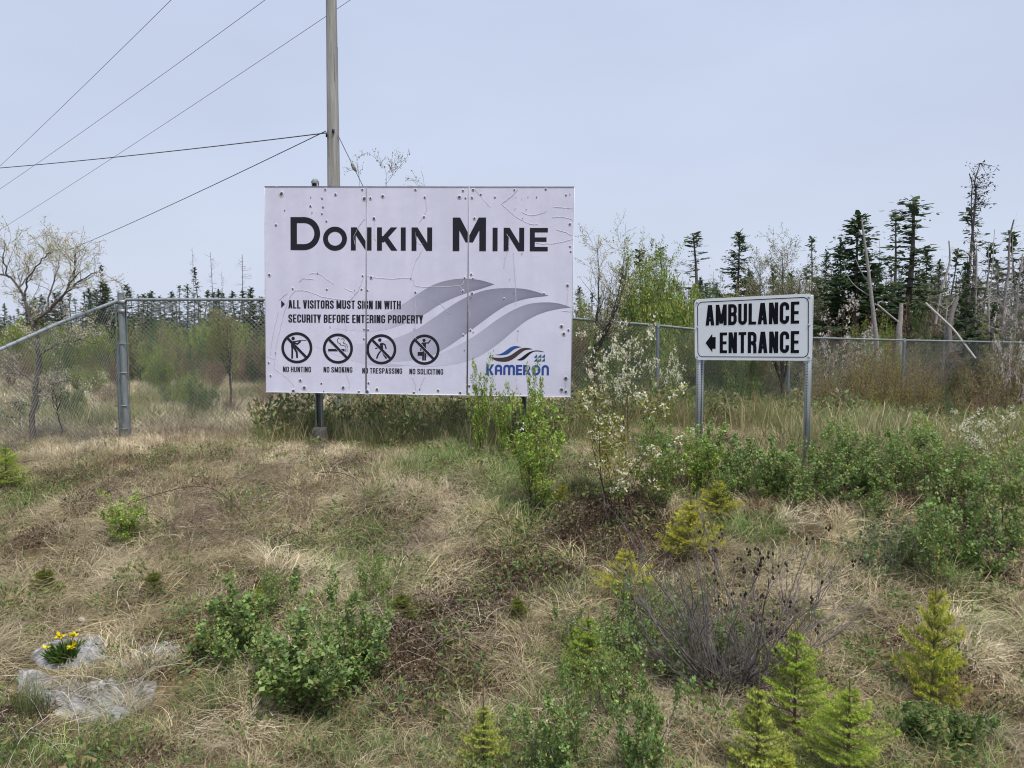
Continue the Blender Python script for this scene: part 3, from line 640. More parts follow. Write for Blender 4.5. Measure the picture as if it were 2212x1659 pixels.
g0 = P(730, 292, 18.9); g1 = P(1010, 860, 21.5); g1[2] = float(H(g1[0], g1[1]))
o, p_ = cable('guy_wire', g0, g1, .0, .010, 'thin steel guy wire slanting down from the pole behind the mine sign', 'guy wire', col=(.22, .22, .23))
i0 = P(761, 361, 19.25); dd = (g1 - g0) / np.linalg.norm(g1 - g0); i0 = g0 + dd * np.dot(i0 - g0, dd)
m = MB(); m.poly([i0 - dd * .12, i0 - dd * .08, i0, i0 + dd * .07, i0 + dd * .11], [.012, .035, .05, .045, .012], (.35, .38, .38), 10, True); ins = m.build('insulator', M_conc); ins.parent = o

# ---------------------------------------------------------------- chain link fence
root = empty('chain_link_fence', (P(261, 945, 12)[0], 12, float(H(P(261, 945, 12)[0], 12))))
tag(root, 'grey chain link fence with corner post running across behind both signs', 'fence')
FG = (.25, .28, .29)
cp_ = P(261, 640, 12.0)
rails = [P(-420, 955, 7.6), P(-60, 781, 9.2), P(0, 755, 9.5), P(130, 697, 10.7), P(250, 651, 11.95)]
railr = [P(272, 647, 12.0), P(573, 647, 12.15), P(900, 664, 12.7), P(1238, 688, 13.6), P(1421, 703, 14.6), P(1500, 711, 15.0), P(1760, 730, 16.6), P(1953, 735, 17.6), P(2157, 739, 18.8), P(2420, 744, 20.3), P(2800, 750, 22.5)]
m = MB(); m.poly(rails, .024, (.32, .36, .38), 10); m.build('top_rail', M_galv, root, smooth=True)
m = MB(); m.poly(railr, .024, FG, 10); m.build('top_rail', M_galv, root, smooth=True)
gzc = float(H(cp_[0], 12)); m = MB(); m.poly([(cp_[0] + .02, 12, gzc - .2), (cp_[0], 12, P(261, 632, 12)[2])], .047, (.25, .285, .30), 14, True)
post = m.build('corner_post', M_galv, root, smooth=True)
m = MB(); m.poly([(cp_[0], 12, P(261, 634, 12)[2] + d) for d in (0, .03, .05, .058)], [.054, .05, .03, .005], (.36, .38, .40), 14); m.build('cap', M_galv, post)
for k, y in enumerate((652, 672, 742, 805, 876, 925)):
    c = P(261, y, 12); m = MB(); m.tubes([c - [0, 0, .011]], [c + [0, 0, .011]], .056, .056, (.25, .28, .3), 14)
    if k > 1: m.box(c + [.03, -.05, 0], (.2, .008, .022), (.22, .25, .27))
    else: m.box(c + [.04, -.045, 0], (.08, .02, .05), (.45, .45, .45))
    m.build('clamp', M_galv, post)
for x in (272.5, 249.5):
    a = P(x, 655, 11.93); m = MB(); m.poly([(a[0], 11.93, gzc - .05), (a[0], 11.93, a[2])], .008, (.2, .23, .25), 6); m.build('tension_bar', M_galv, root)
m = MB(); a = P(252, 742, 12.0); m.poly([(a[0], 12.03, gzc - .1), (a[0], 12.03, a[2])], .03, (.20, .25, .28), 10, True); m.build('brace_post', M_galv, root)
rr = np.array(railr)
def rail_at(px):
    lo, hi = 0, 1
    xs = [272, 573, 900, 1238, 1421, 1500, 1760, 1953, 2157, 2420, 2800]
    return np.array([np.interp(px, xs, rr[:, k]) for k in range(3)])
for px_ in (725, 1080, 1421, 1700, 1953, 2157, 2390):
    a = rail_at(px_); gz = float(H(a[0], a[1])); m = MB(); m.poly([(a[0], a[1], gz - .2), (a[0], a[1], a[2] + .03)], .034, (.19, .22, .24), 10, True); lp = m.build('line_post', M_galv, root, smooth=True)
    m = MB(); m.tubes([a - [0, 0, .04]], [a + [0, 0, .05]], .04, .03, (.28, .3, .32), 10); m.build('cap', M_galv, lp)
# wire fabric: wires that zig-zag up the fence, hooked into each other
def fabric(path, height_cut, name):
    p = np.array(path); L = np.r_[0, np.cumsum(np.linalg.norm(np.diff(p[:, :2], axis=0), axis=1))]
    pos = lambda s: np.stack([np.interp(s, L, p[:, k]) for k in range(3)], -1)
    tile = .072; A = []; B = []
    for d in (1, -1):
        s0 = np.arange(-3.2, L[-1] + 3.2, tile); nst = 22; hh = np.linspace(0, 1, nst + 1)
        for k in range(nst):
            h0, h1 = hh[k] * 2.4, hh[k + 1] * 2.4; sa = s0 + d * h0; sb = s0 + d * h1
            ok = (sa > 0) & (sa < L[-1]) & (sb > 0) & (sb < L[-1]); sa, sb = sa[ok], sb[ok]
            pa, pb_ = pos(sa), pos(sb); pa[:, 2] -= h0; pb_[:, 2] -= h1
            ok = pa[:, 2] > H(pa[:, 0], pa[:, 1]) - .05
            A.append(pa[ok]); B.append(pb_[ok])
    m = MB(); m.tubes(np.vstack(A), np.vstack(B), .0029, .0029, (.27, .29, .29), 3); m.build(name, M_galv, root, kind='stuff')
fabric(rails, 0, 'wire_mesh'); fabric(railr, 0, 'wire_mesh')
m = MB()
for path in (rails, railr):
    p = np.array(path); L = np.r_[0, np.cumsum(np.linalg.norm(np.diff(p, axis=0), axis=1))]
    s0 = np.arange(.2, L[-1], .21); c = np.stack([np.interp(s0, L, p[:, k]) for k in range(3)], -1); dv = np.stack([np.interp(s0 + .012, L, p[:, k]) for k in range(3)], -1)
    m.tubes(c, dv, .028, .028, (.20, .22, .22), 8)
m.build('tie_wire', M_galv, root, kind='stuff')
# ---------------------------------------------------------------- plants: builders
def unit(v): return v / np.maximum(np.linalg.norm(v, axis=-1, keepdims=True), 1e-9)
def frames(d, r_):
    """random side and normal vectors for directions d"""
    q = r_.normal(size=d.shape); u = unit(np.cross(d, q)); return u, np.cross(d, u)
LEAF = [(0, 0, 0), (.5, .42, -.10), (1, 0, .0), (.5, -.42, -.10), (.5, 0, .06)]
LEAF_F = [(0, 1, 4), (1, 2, 4), (2, 3, 4), (3, 0, 4)]
def leaves(m, p, d, size, wid, col, r_, jit=.25, up=.5):
    p = np.asarray(p); d = unit(np.asarray(d)); n = r_.normal(size=p.shape) * .7 + np.array([0, 0, up * 2]); n = unit(n)
    v = unit(np.cross(n, d)); n = np.cross(d, v); k = len(p)
    s = size * r_.uniform(.38, 1.25, k); c = np.atleast_2d(np.array(col)) * r_.uniform(1 - jit, 1 + jit, (k, 1)) * (1 + r_.normal(0, .07, (k, 3)))
    m.shapes(LEAF, LEAF_F, p, d, v, n, np.stack([s, s * wid, s], 1), c)
def grow(r_, base, stems, h, spread, n_kids=4, levels=2, seg=6, wob=.12, r0=.008, kid_len=.5, gravity=.0, upward=.35, start=.25, kid_ang=.8, lean=(0, 0)):
    """shrub skeleton -> segments (A, B, ra, rb) and nodes (p, dir, level, t)"""
    A = []; B = []; ra = []; rb = []; N = []; D = []; LV = []
    st = []
    for k in range(stems):
        az = r_.uniform(0, 2 * np.pi); s = spread * math.sqrt(r_.random())
        d = unit(np.array([math.cos(az) * s + lean[0], math.sin(az) * s + lean[1], 1.0])); l = h * r_.uniform(.42, 1.05)
        off = np.array([math.cos(az), math.sin(az), 0]) * r_.uniform(0, .09) * h ** .5
        st.append((np.array(base) + off, d, l, r0 * (l / h), 0))
    while st:
        p, d, l, r, lv = st.pop(); n = seg if lv == 0 else max(3, seg - 2 * lv); step = l / n
        kids = n_kids if lv < levels else 0; ks = np.sort(r_.uniform(start if lv == 0 else .15, .97, kids)) * n; ki = 0
        for i in range(n):
            d = unit(d + r_.normal(0, wob, 3) + np.array([0, 0, upward * .12 - gravity * .1 * (i / n)])); q = p + d * step
            f0, f1 = 1 - .75 * i / n, 1 - .75 * (i + 1) / n
            A.append(p); B.append(q); ra.append(r * f0); rb.append(r * f1)
            if lv > 0 or i > n * .35: N.append((p + q) / 2); D.append(d); LV.append(lv)
            while ki < kids and ks[ki] < i + 1:
                f = ks[ki] - i; b = p + (q - p) * f; u, _ = frames(d[None], r_); kd = unit(d * math.cos(kid_ang) + u[0] * math.sin(kid_ang) + np.array([0, 0, upward]))
                st.append((b, kd, l * kid_len * r_.uniform(.5, 1.1) * (1.15 - .5 * ks[ki] / n), r * f0 * .6, lv + 1)); ki += 1
            p = q
        N.append(p); D.append(d); LV.append(lv + .5)
    return (np.array(A), np.array(B), np.array(ra), np.array(rb)), (np.array(N), np.array(D), np.array(LV))
def leafy(m, nodes, per, size, wid, col, r_, spreadang=1.0, minlv=0, jit=.25, off=.02, up=.5):
    N, D, LV = nodes; ok = LV >= minlv; N, D = N[ok], D[ok]
    if len(N) == 0: return
    k = np.repeat(np.arange(len(N)), per); p = N[k] + r_.normal(0, off, (len(k), 3)); u, w = frames(D[k], r_)
    d = unit(D[k] * math.cos(spreadang) + u * math.sin(spreadang) + r_.normal(0, .2, (len(k), 3)))
    tone = np.exp(r_.normal(0, .22, len(N)))[k][:, None] * (1 + r_.normal(0, .10, (len(N), 3)))[k]
    leaves(m, p, d, size, wid, np.array(col)[None] * tone, r_, jit, up)
def root_at(name, loc): return empty(name, loc)

def shrub(name, seed, h=1, stems=14, spread=.5, kids=4, levels=2, leaf=.04, wid=1, per=2, col=(.1, .17, .045), bark=(.12, .1, .09), r0=.006, flowers=0, fcol=(.8, .79, .70), minlv=0, cones=0,
          kid_ang=.8, kid_len=.5, gravity=0, upward=.35, start=.25, catkins=0, wob=.12, lean=(0, 0), off=.02, fsize=.02, col2=None, seg=6, leafname='foliage', up=.5):
    """a shrub one unit of h tall standing on the origin: Empty > stems, foliage, flowers, cones"""
    r_ = np.random.default_rng(seed); rt = root_at(name, (0, 0, 0))
    segs, nodes = grow(r_, (0, 0, -.03), stems, h, spread, kids, levels, seg, wob, r0, kid_len, gravity, upward, start, kid_ang, lean)
    m = MB(); m.tubes(segs[0], segs[1], segs[2], segs[3], np.array(bark)[None] * r_.uniform(.6, 1.5, (len(segs[0]), 1)), 4); m.build('stems', M_bark, rt)
    if per > 0:
        m = MB(); leafy(m, nodes, per, leaf, wid, col, r_, minlv=minlv, off=off, up=up)
        if col2 is not None: leafy(m, nodes, 1, leaf * .9, wid, col2, r_, minlv=minlv, off=off, up=up)
        m.build(leafname, M_leaf, rt, kind='stuff')
    N, D, LV = nodes
    if flowers:
        m = MB(); tips = np.where(LV % 1 > .2)[0]; k = r_.choice(tips, min(flowers, len(tips)), False)
        for i in k:
            n_ = r_.integers(6, 11); c = N[i] + r_.normal(0, fsize * 1.1, (n_, 3)); 
            cc = np.repeat(c, 5, 0); dd = unit(r_.normal(size=cc.shape) + np.array([0, -.3, .5])); leaves(m, cc, dd, fsize, .8, fcol, r_, .12, up=.3)
        m.build('flowers', M_petal, rt, kind='stuff')
    if cones:
        m = MB(); tips = np.where((LV % 1 > .2) & (N[:, 0] > 0) & (N[:, 2] > h * .35))[0]; tips = tips if len(tips) else np.arange(len(N)); k = r_.choice(tips, min(cones, len(tips)), False)
        for i in k:
            for _ in range(3):
                c = N[i] + r_.normal(0, .012, 3); m.tubes([c - [0, 0, .009], c], [c, c + [0, 0, .009]], [.003, .007], [.007, .002], (.035, .022, .018), 5)
        m.build('cones', M_bark, rt, kind='stuff')
    if catkins:
        m = MB(); tips = np.where(LV % 1 > .2)[0]; k = r_.choice(tips, min(catkins, len(tips)), False); c = N[k]; m.tubes(c, c - np.array([0, 0, .05]) + r_.normal(0, .006, c.shape), .004, .003, (.36, .30, .10), 5)
        m.build('catkins', M_bark, rt, kind='stuff')
    return rt
def needles(m, A, B, per, ln, col, r_, wid=.12, tipcol=None):
    """needles all round twigs A-B, as slim triangles"""
    k = np.repeat(np.arange(len(A)), per); t = r_.random(len(k))[:, None]; p = A[k] + (B[k] - A[k]) * t; d0 = unit(B[k] - A[k])
    u, _ = frames(d0, r_); d = unit(d0 * .65 + u); v, n = frames(d, r_)
    c = np.array(col)[k] if np.ndim(col) == 2 else np.tile(col, (len(k), 1))
    c = c * r_.uniform(.75, 1.25, (len(k), 1)); l = ln * r_.uniform(.7, 1.2, len(k))
    m.shapes([(0, .5, 0), (0, -.5, 0), (1, 0, 0)], [(0, 1, 2)], p, d, v, n, np.stack([l, l * wid, l], 1), c)
def young_spruce(name, seed, h=.6, rad=.26, whorls=8, col=(.18, .24, .035), tip=(.58, .58, .09), ln=.017, nl=20, leader=.22, droop=.0, wid=.14):
    r_ = np.random.default_rng(seed); rt = root_at(name, (0, 0, 0)); m = MB(); A = []; B = []; C = []
    m.poly([(0, 0, -.04), (0, 0, h * .5), (.004, 0, h)], [.010 * h / .6, .006 * h / .6, .0025], (.13, .10, .06), 6)
    def twig(p, d, l, c0, c1, n=3):
        for i in range(n):
            q = p + d * l / n; A.append(p); B.append(q); f = (i + .5) / n; C.append(np.array(c0) * (1 - f ** 2) + np.array(c1) * f ** 2); d = unit(d + r_.normal(0, .05, 3) + [0, 0, .03]); p = q
        return p, d
    twig(np.array([0, 0, h * (1 - leader)]), np.array([0, 0, 1.]), h * leader, col, tip, 4)
    for w in range(whorls):
        t = (w + .4) / whorls; z = h * (.05 + (.95 - leader) * t); rl = rad * (1 - t) ** .8 * (1.0 if t > .12 else .8) + .03
        nb = r_.integers(6, 9) if t < .8 else r_.integers(4, 6)
        for b in range(nb):
            az = 2 * np.pi * (b + r_.uniform(-.3, .3)) / nb + w * .7; el = .22 + .65 * t ** 1.3 - droop + r_.normal(0, .08); d = np.array([math.cos(az) * math.cos(el), math.sin(az) * math.cos(el), math.sin(el)])
            p = np.array([0, 0, z + r_.uniform(-.3, .3) * h / whorls * .6]); l = rl * r_.uniform(.5, 1.15); ct = r_.uniform(.7, 1.25);
            if r_.random() < .12: continue
            m.tubes([p], [p + d * l * .7], .003, .002, (.13, .10, .06), 4)
            nsub = max(2, int(l / .034)); side = unit(np.cross(d, [0, 0, 1.])); pp = p + d * l * .12; dd = d
            for s in range(nsub):
                f = (s + 1) / (nsub + 1); q = p + d * l * (f + .05) + np.array([0, 0, .05 * l * f * f]); sl = l * (1 - f) * .62 + .016
                for sg in (-1, 1):
                    d2 = unit(d * .75 + side * sg * .75 + np.array([0, 0, r_.normal(0.04, .12)])); twig(q, d2, sl * r_.uniform(.6, 1.15), np.array(col) * ct, np.array(tip) * ct, 2)
            twig(pp, d, l * .92, col, tip, 4)
    A, B, C = np.array(A), np.array(B), np.array(C); m.build('trunk', M_bark, rt)
    m = MB(); L_ = np.linalg.norm(B - A, axis=1); per = max(3, int(nl * L_.mean() / .03)); needles(m, A, B, per, ln, C, r_, wid)
    m.build('needles', M_needle, rt, kind='stuff'); return rt
CLUMP = [(0, 0, 0), (.35, .5, .05), (1, .12, -.05), (.9, -.35, 0), (.3, -.5, .08)]
CLUMP_F = [(0, 1, 2), (0, 2, 3), (0, 3, 4)]
def big_spruce(name, seed, h=7, rad=1.3, first=.12, nb=70, col=(.088, .12, .06), dens=1.0, shape=.8, bare=.0, droop=.12, lean=0, side=0, clump=.30, gaps=.25, top_tuft=False):
    """a spruce 1:1 in metres: Empty > trunk, crown"""
    r_ = np.random.default_rng(seed); rt = root_at(name, (0, 0, 0)); zz = np.linspace(-.2, h, 14); k = np.clip(zz / h, 0, 1)
    off = np.stack([lean * k ** 2 + .05 * np.sin(k * 7 + seed), .04 * np.cos(k * 5 + seed), 0 * k], 1); pts = off + np.stack([0 * zz, 0 * zz, zz], 1)
    m = MB(); m.poly(pts, np.interp(k, [0, 1], [.014 * h ** .8, .010]), (.115, .10, .09), 7)
    at = lambda z: np.array([np.interp(z, zz, pts[:, q]) for q in range(3)])
    P0 = []; D = []; S = []; C = []; A = []; B = []; RA = []
    gap_z = r_.uniform(.1, .9, 3)
    for b in range(nb):
        t = first + (1 - first) * ((b + r_.random()) / nb); z = h * t
        env = (1 - t) ** shape * (.55 + .45 * min(1, (t - first + .06) / .12)) * (.6 + .5 * r_.random())
        if np.min(np.abs(gap_z - t)) < .035 * gaps * 4: env *= .45
        l = rad * env + .05 * h / 7; az = r_.uniform(0, 2 * np.pi)
        if side: l *= 1 + side * math.cos(az)
        if l < .04: continue
        el = -droop + .7 * t ** 2 + r_.normal(0, .10); d = np.array([math.cos(az) * math.cos(el), math.sin(az) * math.cos(el), math.sin(el)]); p = at(z); n = max(2, int(l / .16)); q = p
        isbare = r_.random() < bare or (bare > 0 and t < .35 and r_.random() < .6)
        for i in range(n):
            f = (i + 1) / n; e = p + d * l * f + np.array([0, 0, -.10 * l * math.sin(f * 3.1) + .06 * l * f * f]); A.append(q); B.append(e); RA.append(.006 + .016 * (1 - f) * l); 
            if f > .18 and not isbare:
                nc = max(1, int(r_.poisson(9.0 * dens)))
                for _ in range(nc):
                    P0.append(q + (e - q) * r_.random() + r_.normal(0, .05, 3) * [1, 1, .5]); sd = unit(np.cross(d, [0, 0, 1.])) * r_.choice([-1, 1]); D.append(unit(d * r_.uniform(.2, 1) + sd * r_.uniform(0, .9) + [0, 0, r_.uniform(-.75, .15)])); S.append(clump * r_.uniform(.5, 1.1) * (1.1 - .6 * f) * (.5 + .5 * (1 - t))); C.append(np.array(col) * r_.uniform(.55, 1.6) + (np.array([.012, .014, 0]) if f > .75 else 0))
            elif isbare and r_.random() < .8:
                e2 = e + unit(d + r_.normal(0, .5, 3)) * l * .25; A.append(e); B.append(e2); RA.append(.005)
            q = e
    A, B, RA = np.array(A), np.array(B), np.array(RA); m.tubes(A, B, RA, RA * .6, (.12, .105, .095), 3); m.build('trunk', M_bark, rt)
    if P0:
        # leader
        for i in range(8 if not top_tuft else 26):
            P0.append(np.array(at(h * (1 - .012 * i * (1 if not top_tuft else .45))))); D.append(unit(r_.normal(size=3) * (.6 if not top_tuft else 1.0) + [0, 0, 1])); S.append(clump * .7); C.append(np.array(col))
        m = MB(); D = np.array(D); v, n = frames(D, r_); v = unit(v + np.array([0, 0, 0])); n = np.cross(D, v); S = np.array(S)
        m.shapes(CLUMP, CLUMP_F, P0, D, v, n, np.stack([S, S * .5, S * .6], 1), np.array(C)); m.build('crown', M_needle, rt, kind='stuff')
    return rt
def snag(name, seed, h=6, lean=0, nb=14, bl=.8, col=(.24, .22, .20), up=.3, levels=1, kink=.12, r=.06, tuft=0):
    """a dead standing tree: Empty > trunk, branches"""
    r_ = np.random.default_rng(seed); rt = root_at(name, (0, 0, 0)); z = np.linspace(-.2, h, 12); k = np.clip(z / h, 0, 1)
    pts = np.stack([lean * k + np.cumsum(r_.normal(0, kink * .3, 12)) * k, np.cumsum(r_.normal(0, kink * .2, 12)) * k, z], 1); m = MB(); m.poly(pts, np.interp(k, [0, 1], [r, r * .25]), col, 7); m.build('trunk', M_bark, rt)
    at = lambda zz: np.array([np.interp(zz, z, pts[:, q]) for q in range(3)]); st = []; A = []; B = []; RA = []; tips = []
    for b in range(nb):
        t = r_.uniform(.2, .98); az = r_.uniform(0, 6.28); el = r_.normal(up, .3); st.append((at(h * t), np.array([math.cos(az) * math.cos(el), math.sin(az) * math.cos(el), math.sin(el)]), bl * (1.15 - .7 * t) * r_.uniform(.4, 1.2), r * .28, 0))
    while st:
        p, d, l, rr_, lv = st.pop(); n = 5
        for i in range(n):
            q = p + d * l / n; A.append(p); B.append(q); RA.append(rr_ * (1 - .16 * i)); d = unit(d + r_.normal(0, .22, 3) + [0, 0, .05]); p = q
            if lv < levels and r_.random() < .6: st.append((p, unit(d + r_.normal(0, .6, 3)), l * .5, rr_ * .55, lv + 1))
        tips.append(p)
    m = MB(); m.tubes(A, B, RA, np.array(RA) * .8, np.array(col)[None] * r_.uniform(.7, 1.3, (len(A), 1)), 3); m.build('branches', M_bark, rt)
    if tuft:
        tips = [t for t in tips if t[2] > h * .45]
        m = MB(); P0 = np.repeat(np.array(tips), tuft, 0) + r_.normal(0, .09, (len(tips) * tuft, 3)); D = unit(r_.normal(size=P0.shape) + [.5, 0, .3]); v, n = frames(D, r_); S = np.full(len(P0), .11); m.shapes(CLUMP, CLUMP_F, P0, D, v, n, np.stack([S, S * .3, S * .5], 1), np.array((.05, .065, .035))[None] * r_.uniform(.7, 1.4, (len(P0), 1))); m.build('crown', M_needle, rt, kind='stuff')
    return rt
def limb_tree(name, loc, limbs, radii, seed, label, cat, twig_len, twigs, leaf, lcol, fcol, bark=(.07, .055, .05), per=2, flowers=0, dy=.25, fsize=.03, group=None, minp=.0, top=True, wid=.6):
    """a small tree whose main limbs follow given polylines (world), with grown twigs, young leaves and blossom"""
    r_ = np.random.default_rng(seed); rt = root_at(name, loc); tag(rt, label, cat, group); A = []; B = []; RA = []; N = []; D = []; LV = []
    m = MB(); st = []
    for li, (l_, rd) in enumerate(zip(limbs, radii)):
        q = smooth_line(l_, 4); n = len(q); rr_ = np.linspace(rd[0], rd[1], n); q = q + np.vstack([np.zeros(3), r_.normal(0, .012, (n - 1, 3))]); m.poly(q, rr_, bark, 7)
        L_ = np.r_[0, np.cumsum(np.linalg.norm(np.diff(q, axis=0), axis=1))]; 
        for k in range(int(twigs * L_[-1] * (1 if li else .35))):
            s = r_.uniform(.1 if li else .3, 1) * L_[-1]; p = np.array([np.interp(s, L_, q[:, c]) for c in range(3)]); i = min(np.searchsorted(L_, s), n - 1); d = unit(q[i] - q[max(i - 1, 0)]); u, _ = frames(d[None], r_)
            st.append((p, unit(d * .7 + u[0] * .8 + [0, 0, .25]), twig_len * r_.uniform(.4, 1.1), np.interp(s, L_, rr_) * .5, 0))
    if len(limbs): m.build('trunk', M_bark, rt)
    while st:
        p, d, l, r0, lv = st.pop(); n = 5; r0 = min(r0, .008)
        for i in range(n):
            q = p + d * l / n; A.append(p); B.append(q); RA.append(max(r0 * (1 - .17 * i), .0022)); d = unit(d + r_.normal(0, .16, 3) + [0, 0, .06])
            N.append(q); D.append(d); LV.append(lv); p = q
            if lv < 2 and r_.random() < .55: u, _ = frames(d[None], r_); st.append((p, unit(d * .75 + u[0] * .7), l * .55, r0 * .6, lv + 1))
    m = MB(); m.tubes(A, B, RA, np.array(RA) * .85, np.array(bark)[None] * r_.uniform(.8, 1.6, (len(A), 1)), 3); m.build('branches', M_bark, rt)
    N, D, LV = np.array(N), np.array(D), np.array(LV); m = MB(); leafy(m, (N, D, LV), per, leaf, wid, lcol, r_, .7, 0 if minp == 0 else 1, .3, off=.02); m.build('foliage', M_leaf, rt, kind='stuff')
    if flowers:
        m = MB(); k = r_.choice(len(N), min(flowers, len(N)), False); c = np.repeat(N[k], 9, 0) + r_.normal(0, fsize * .9, (len(k) * 9, 3)); leaves(m, c, unit(r_.normal(size=c.shape)), fsize, .75, fcol, r_, .12, .2); m.build('flowers', M_petal, rt, kind='stuff')
    return rt

protos = {}
dims = {}
def dims_of(pr):
    """real width and height of a plant before it is scaled"""
    if pr not in dims:
        v = []
        for ch in protos[pr].children:
            if len(ch.data.vertices): q = np.empty(len(ch.data.vertices) * 3, np.float32); ch.data.vertices.foreach_get('co', q); v.append(q.reshape(-1, 3))
        v = np.vstack(v); dims[pr] = (2 * np.percentile(np.hypot(v[:, 0], v[:, 1]), 93), np.percentile(v[:, 2], 99.7))
    return dims[pr]
def put(pr, loc, s=1, sz=None, rz=None, label=None, cat=None, group=None, name=None, tilt=(0, 0)):
    """first use moves the thing itself, later uses copy it with its parts"""
    r = protos[pr]
    dims_of(pr)
    if r.get('_used'):
        src = r; r = src.copy(); COL.objects.link(r)
        for ch in list(src.children):
            c = ch.copy(); COL.objects.link(c); c.parent = r
    r['_used'] = 1
    if name: r.name = name
    r.location = Vector(loc); r.scale = (s, s, sz if sz else s); r.rotation_euler = (tilt[0], tilt[1], rz if rz is not None else rng.uniform(0, 6.28))
    tag(r, label, cat, group); return r
def gpos(px, py, sink=0.0): p = G(px, py); p[2] -= sink; return p
def at_depth(px, Y, sink=0.02): x = P(px, 800, Y)[0]; return np.array([x, Y, float(H(x, Y)) - sink])
def tall(px, top, Y):
    b = at_depth(px, Y); return b, P(px, top, Y)[2] - b[2]
# ---------------------------------------------------------------- the bank: shrubs, young spruces
GREEN = (.23, .30, .10); LIME = (.31, .41, .085)
protos['alder_a'] = shrub('green_alder_shrub', 11, 1, 16, .8, 4, 2, .046, 1.0, 2, GREEN, (.10, .08, .07), .006, col2=(.31, .41, .13), start=.12, up=.4, kid_ang=.55, upward=.6, kid_len=.42)
protos['alder_b'] = shrub('green_alder_shrub', 12, 1, 14, .95, 4, 2, .045, 1.0, 2, (.21, .29, .095), (.10, .085, .07), .006, start=.1, catkins=16, col2=(.32, .41, .14), kid_ang=.6, upward=.55, kid_len=.42)
protos['alder_c'] = shrub('green_alder_shrub', 13, 1, 12, .45, 4, 2, .042, .95, 2, (.23, .31, .09), (.11, .09, .075), .006, start=.1, catkins=10)
protos['lime_shrub'] = shrub('serviceberry_shrub', 14, 1, 14, .34, 4, 2, .036, .85, 3, LIME, (.075, .045, .045), .0055, flowers=8, start=.22, kid_len=.36, upward=.5)
protos['bare_alder'] = shrub('twiggy_alder_shrub', 15, 1, 60, 1.1, 5, 3, .05, .95, 0, GREEN, (.165, .14, .135), .0075, start=.3, kid_len=.42, cones=44, wob=.16, upward=.45, kid_ang=.6, seg=8)
protos['grey_shrub'] = shrub('grey_twig_shrub', 16, 1, 26, 1.0, 4, 2, .045, 1, 1, (.19, .25, .10), (.25, .23, .215), .006, minlv=2, start=.2, kid_len=.45, wob=.17)
protos['bramble'] = shrub('dead_bramble', 17, 1, 34, 1.5, 3, 1, .03, 1, 0, GREEN, (.20, .145, .12), .0038, gravity=2.6, wob=.2, start=.3, upward=.05)
protos['flower_shrub'] = shrub('flowering_serviceberry', 18, 1, 9, .5, 4, 2, .026, .7, 3, (.26, .27, .06), (.07, .04, .04), .006, flowers=46, fsize=.017, fcol=(.85, .82, .66), start=.35, upward=.4, kid_len=.42)
protos['flower_shrub_b'] = shrub('flowering_serviceberry', 19, 1, 6, .4, 4, 2, .028, .7, 2, (.22, .26, .07), (.07, .045, .04), .0055, flowers=60, fsize=.021, fcol=(.85, .82, .66), start=.45, upward=.35, kid_len=.5)
protos['herb'] = shrub('small_leafy_plant', 20, 1, 14, .7, 3, 1, .11, .8, 3, (.14, .20, .06), (.16, .13, .09), .010, start=.1)
protos['fern'] = shrub('dead_fern', 21, 1, 14, 1.5, 4, 1, .10, .4, 2, (.16, .085, .05), (.15, .09, .06), .008, start=.1, gravity=1.6)
protos['sp_a'] = young_spruce('young_spruce', 31, .62, .24, 8, col=(.24, .31, .045), tip=(.80, .76, .11), leader=.30)
protos['sp_b'] = young_spruce('young_spruce', 32, .5, .26, 7, col=(.32, .34, .05), tip=(.75, .68, .10), leader=.28)
protos['sp_c'] = young_spruce('young_spruce', 33, .75, .30, 11, col=(.20, .30, .045), tip=(.62, .72, .12), leader=.12)
protos['sp_d'] = young_spruce('young_spruce', 34, .8, .24, 9, col=(.18, .26, .045), tip=(.80, .80, .20), leader=.3, wid=.18)
protos['seedling'] = young_spruce('spruce_seedling', 35, .3, .11, 6, col=(.12, .15, .03), tip=(.28, .30, .06), nl=34)
def span(px0, px1, Y): return abs(px1 - px0) / FPX * Y
def bank(pr, px, py, hpx, label, cat, group=None, base=1.0, rz=None, wide=1.0, name=None):
    """a plant rooted at (px, py) whose top is hpx above its root"""
    p = gpos(px, py, .02); h = hpx / FPX * p[1] / math.cos(PITCH) * 1.02; s = h / dims_of(pr)[1]
    return put(pr, p, s * wide, s, rz, label, cat, group, name)
G_al = 'green alder shrubs'
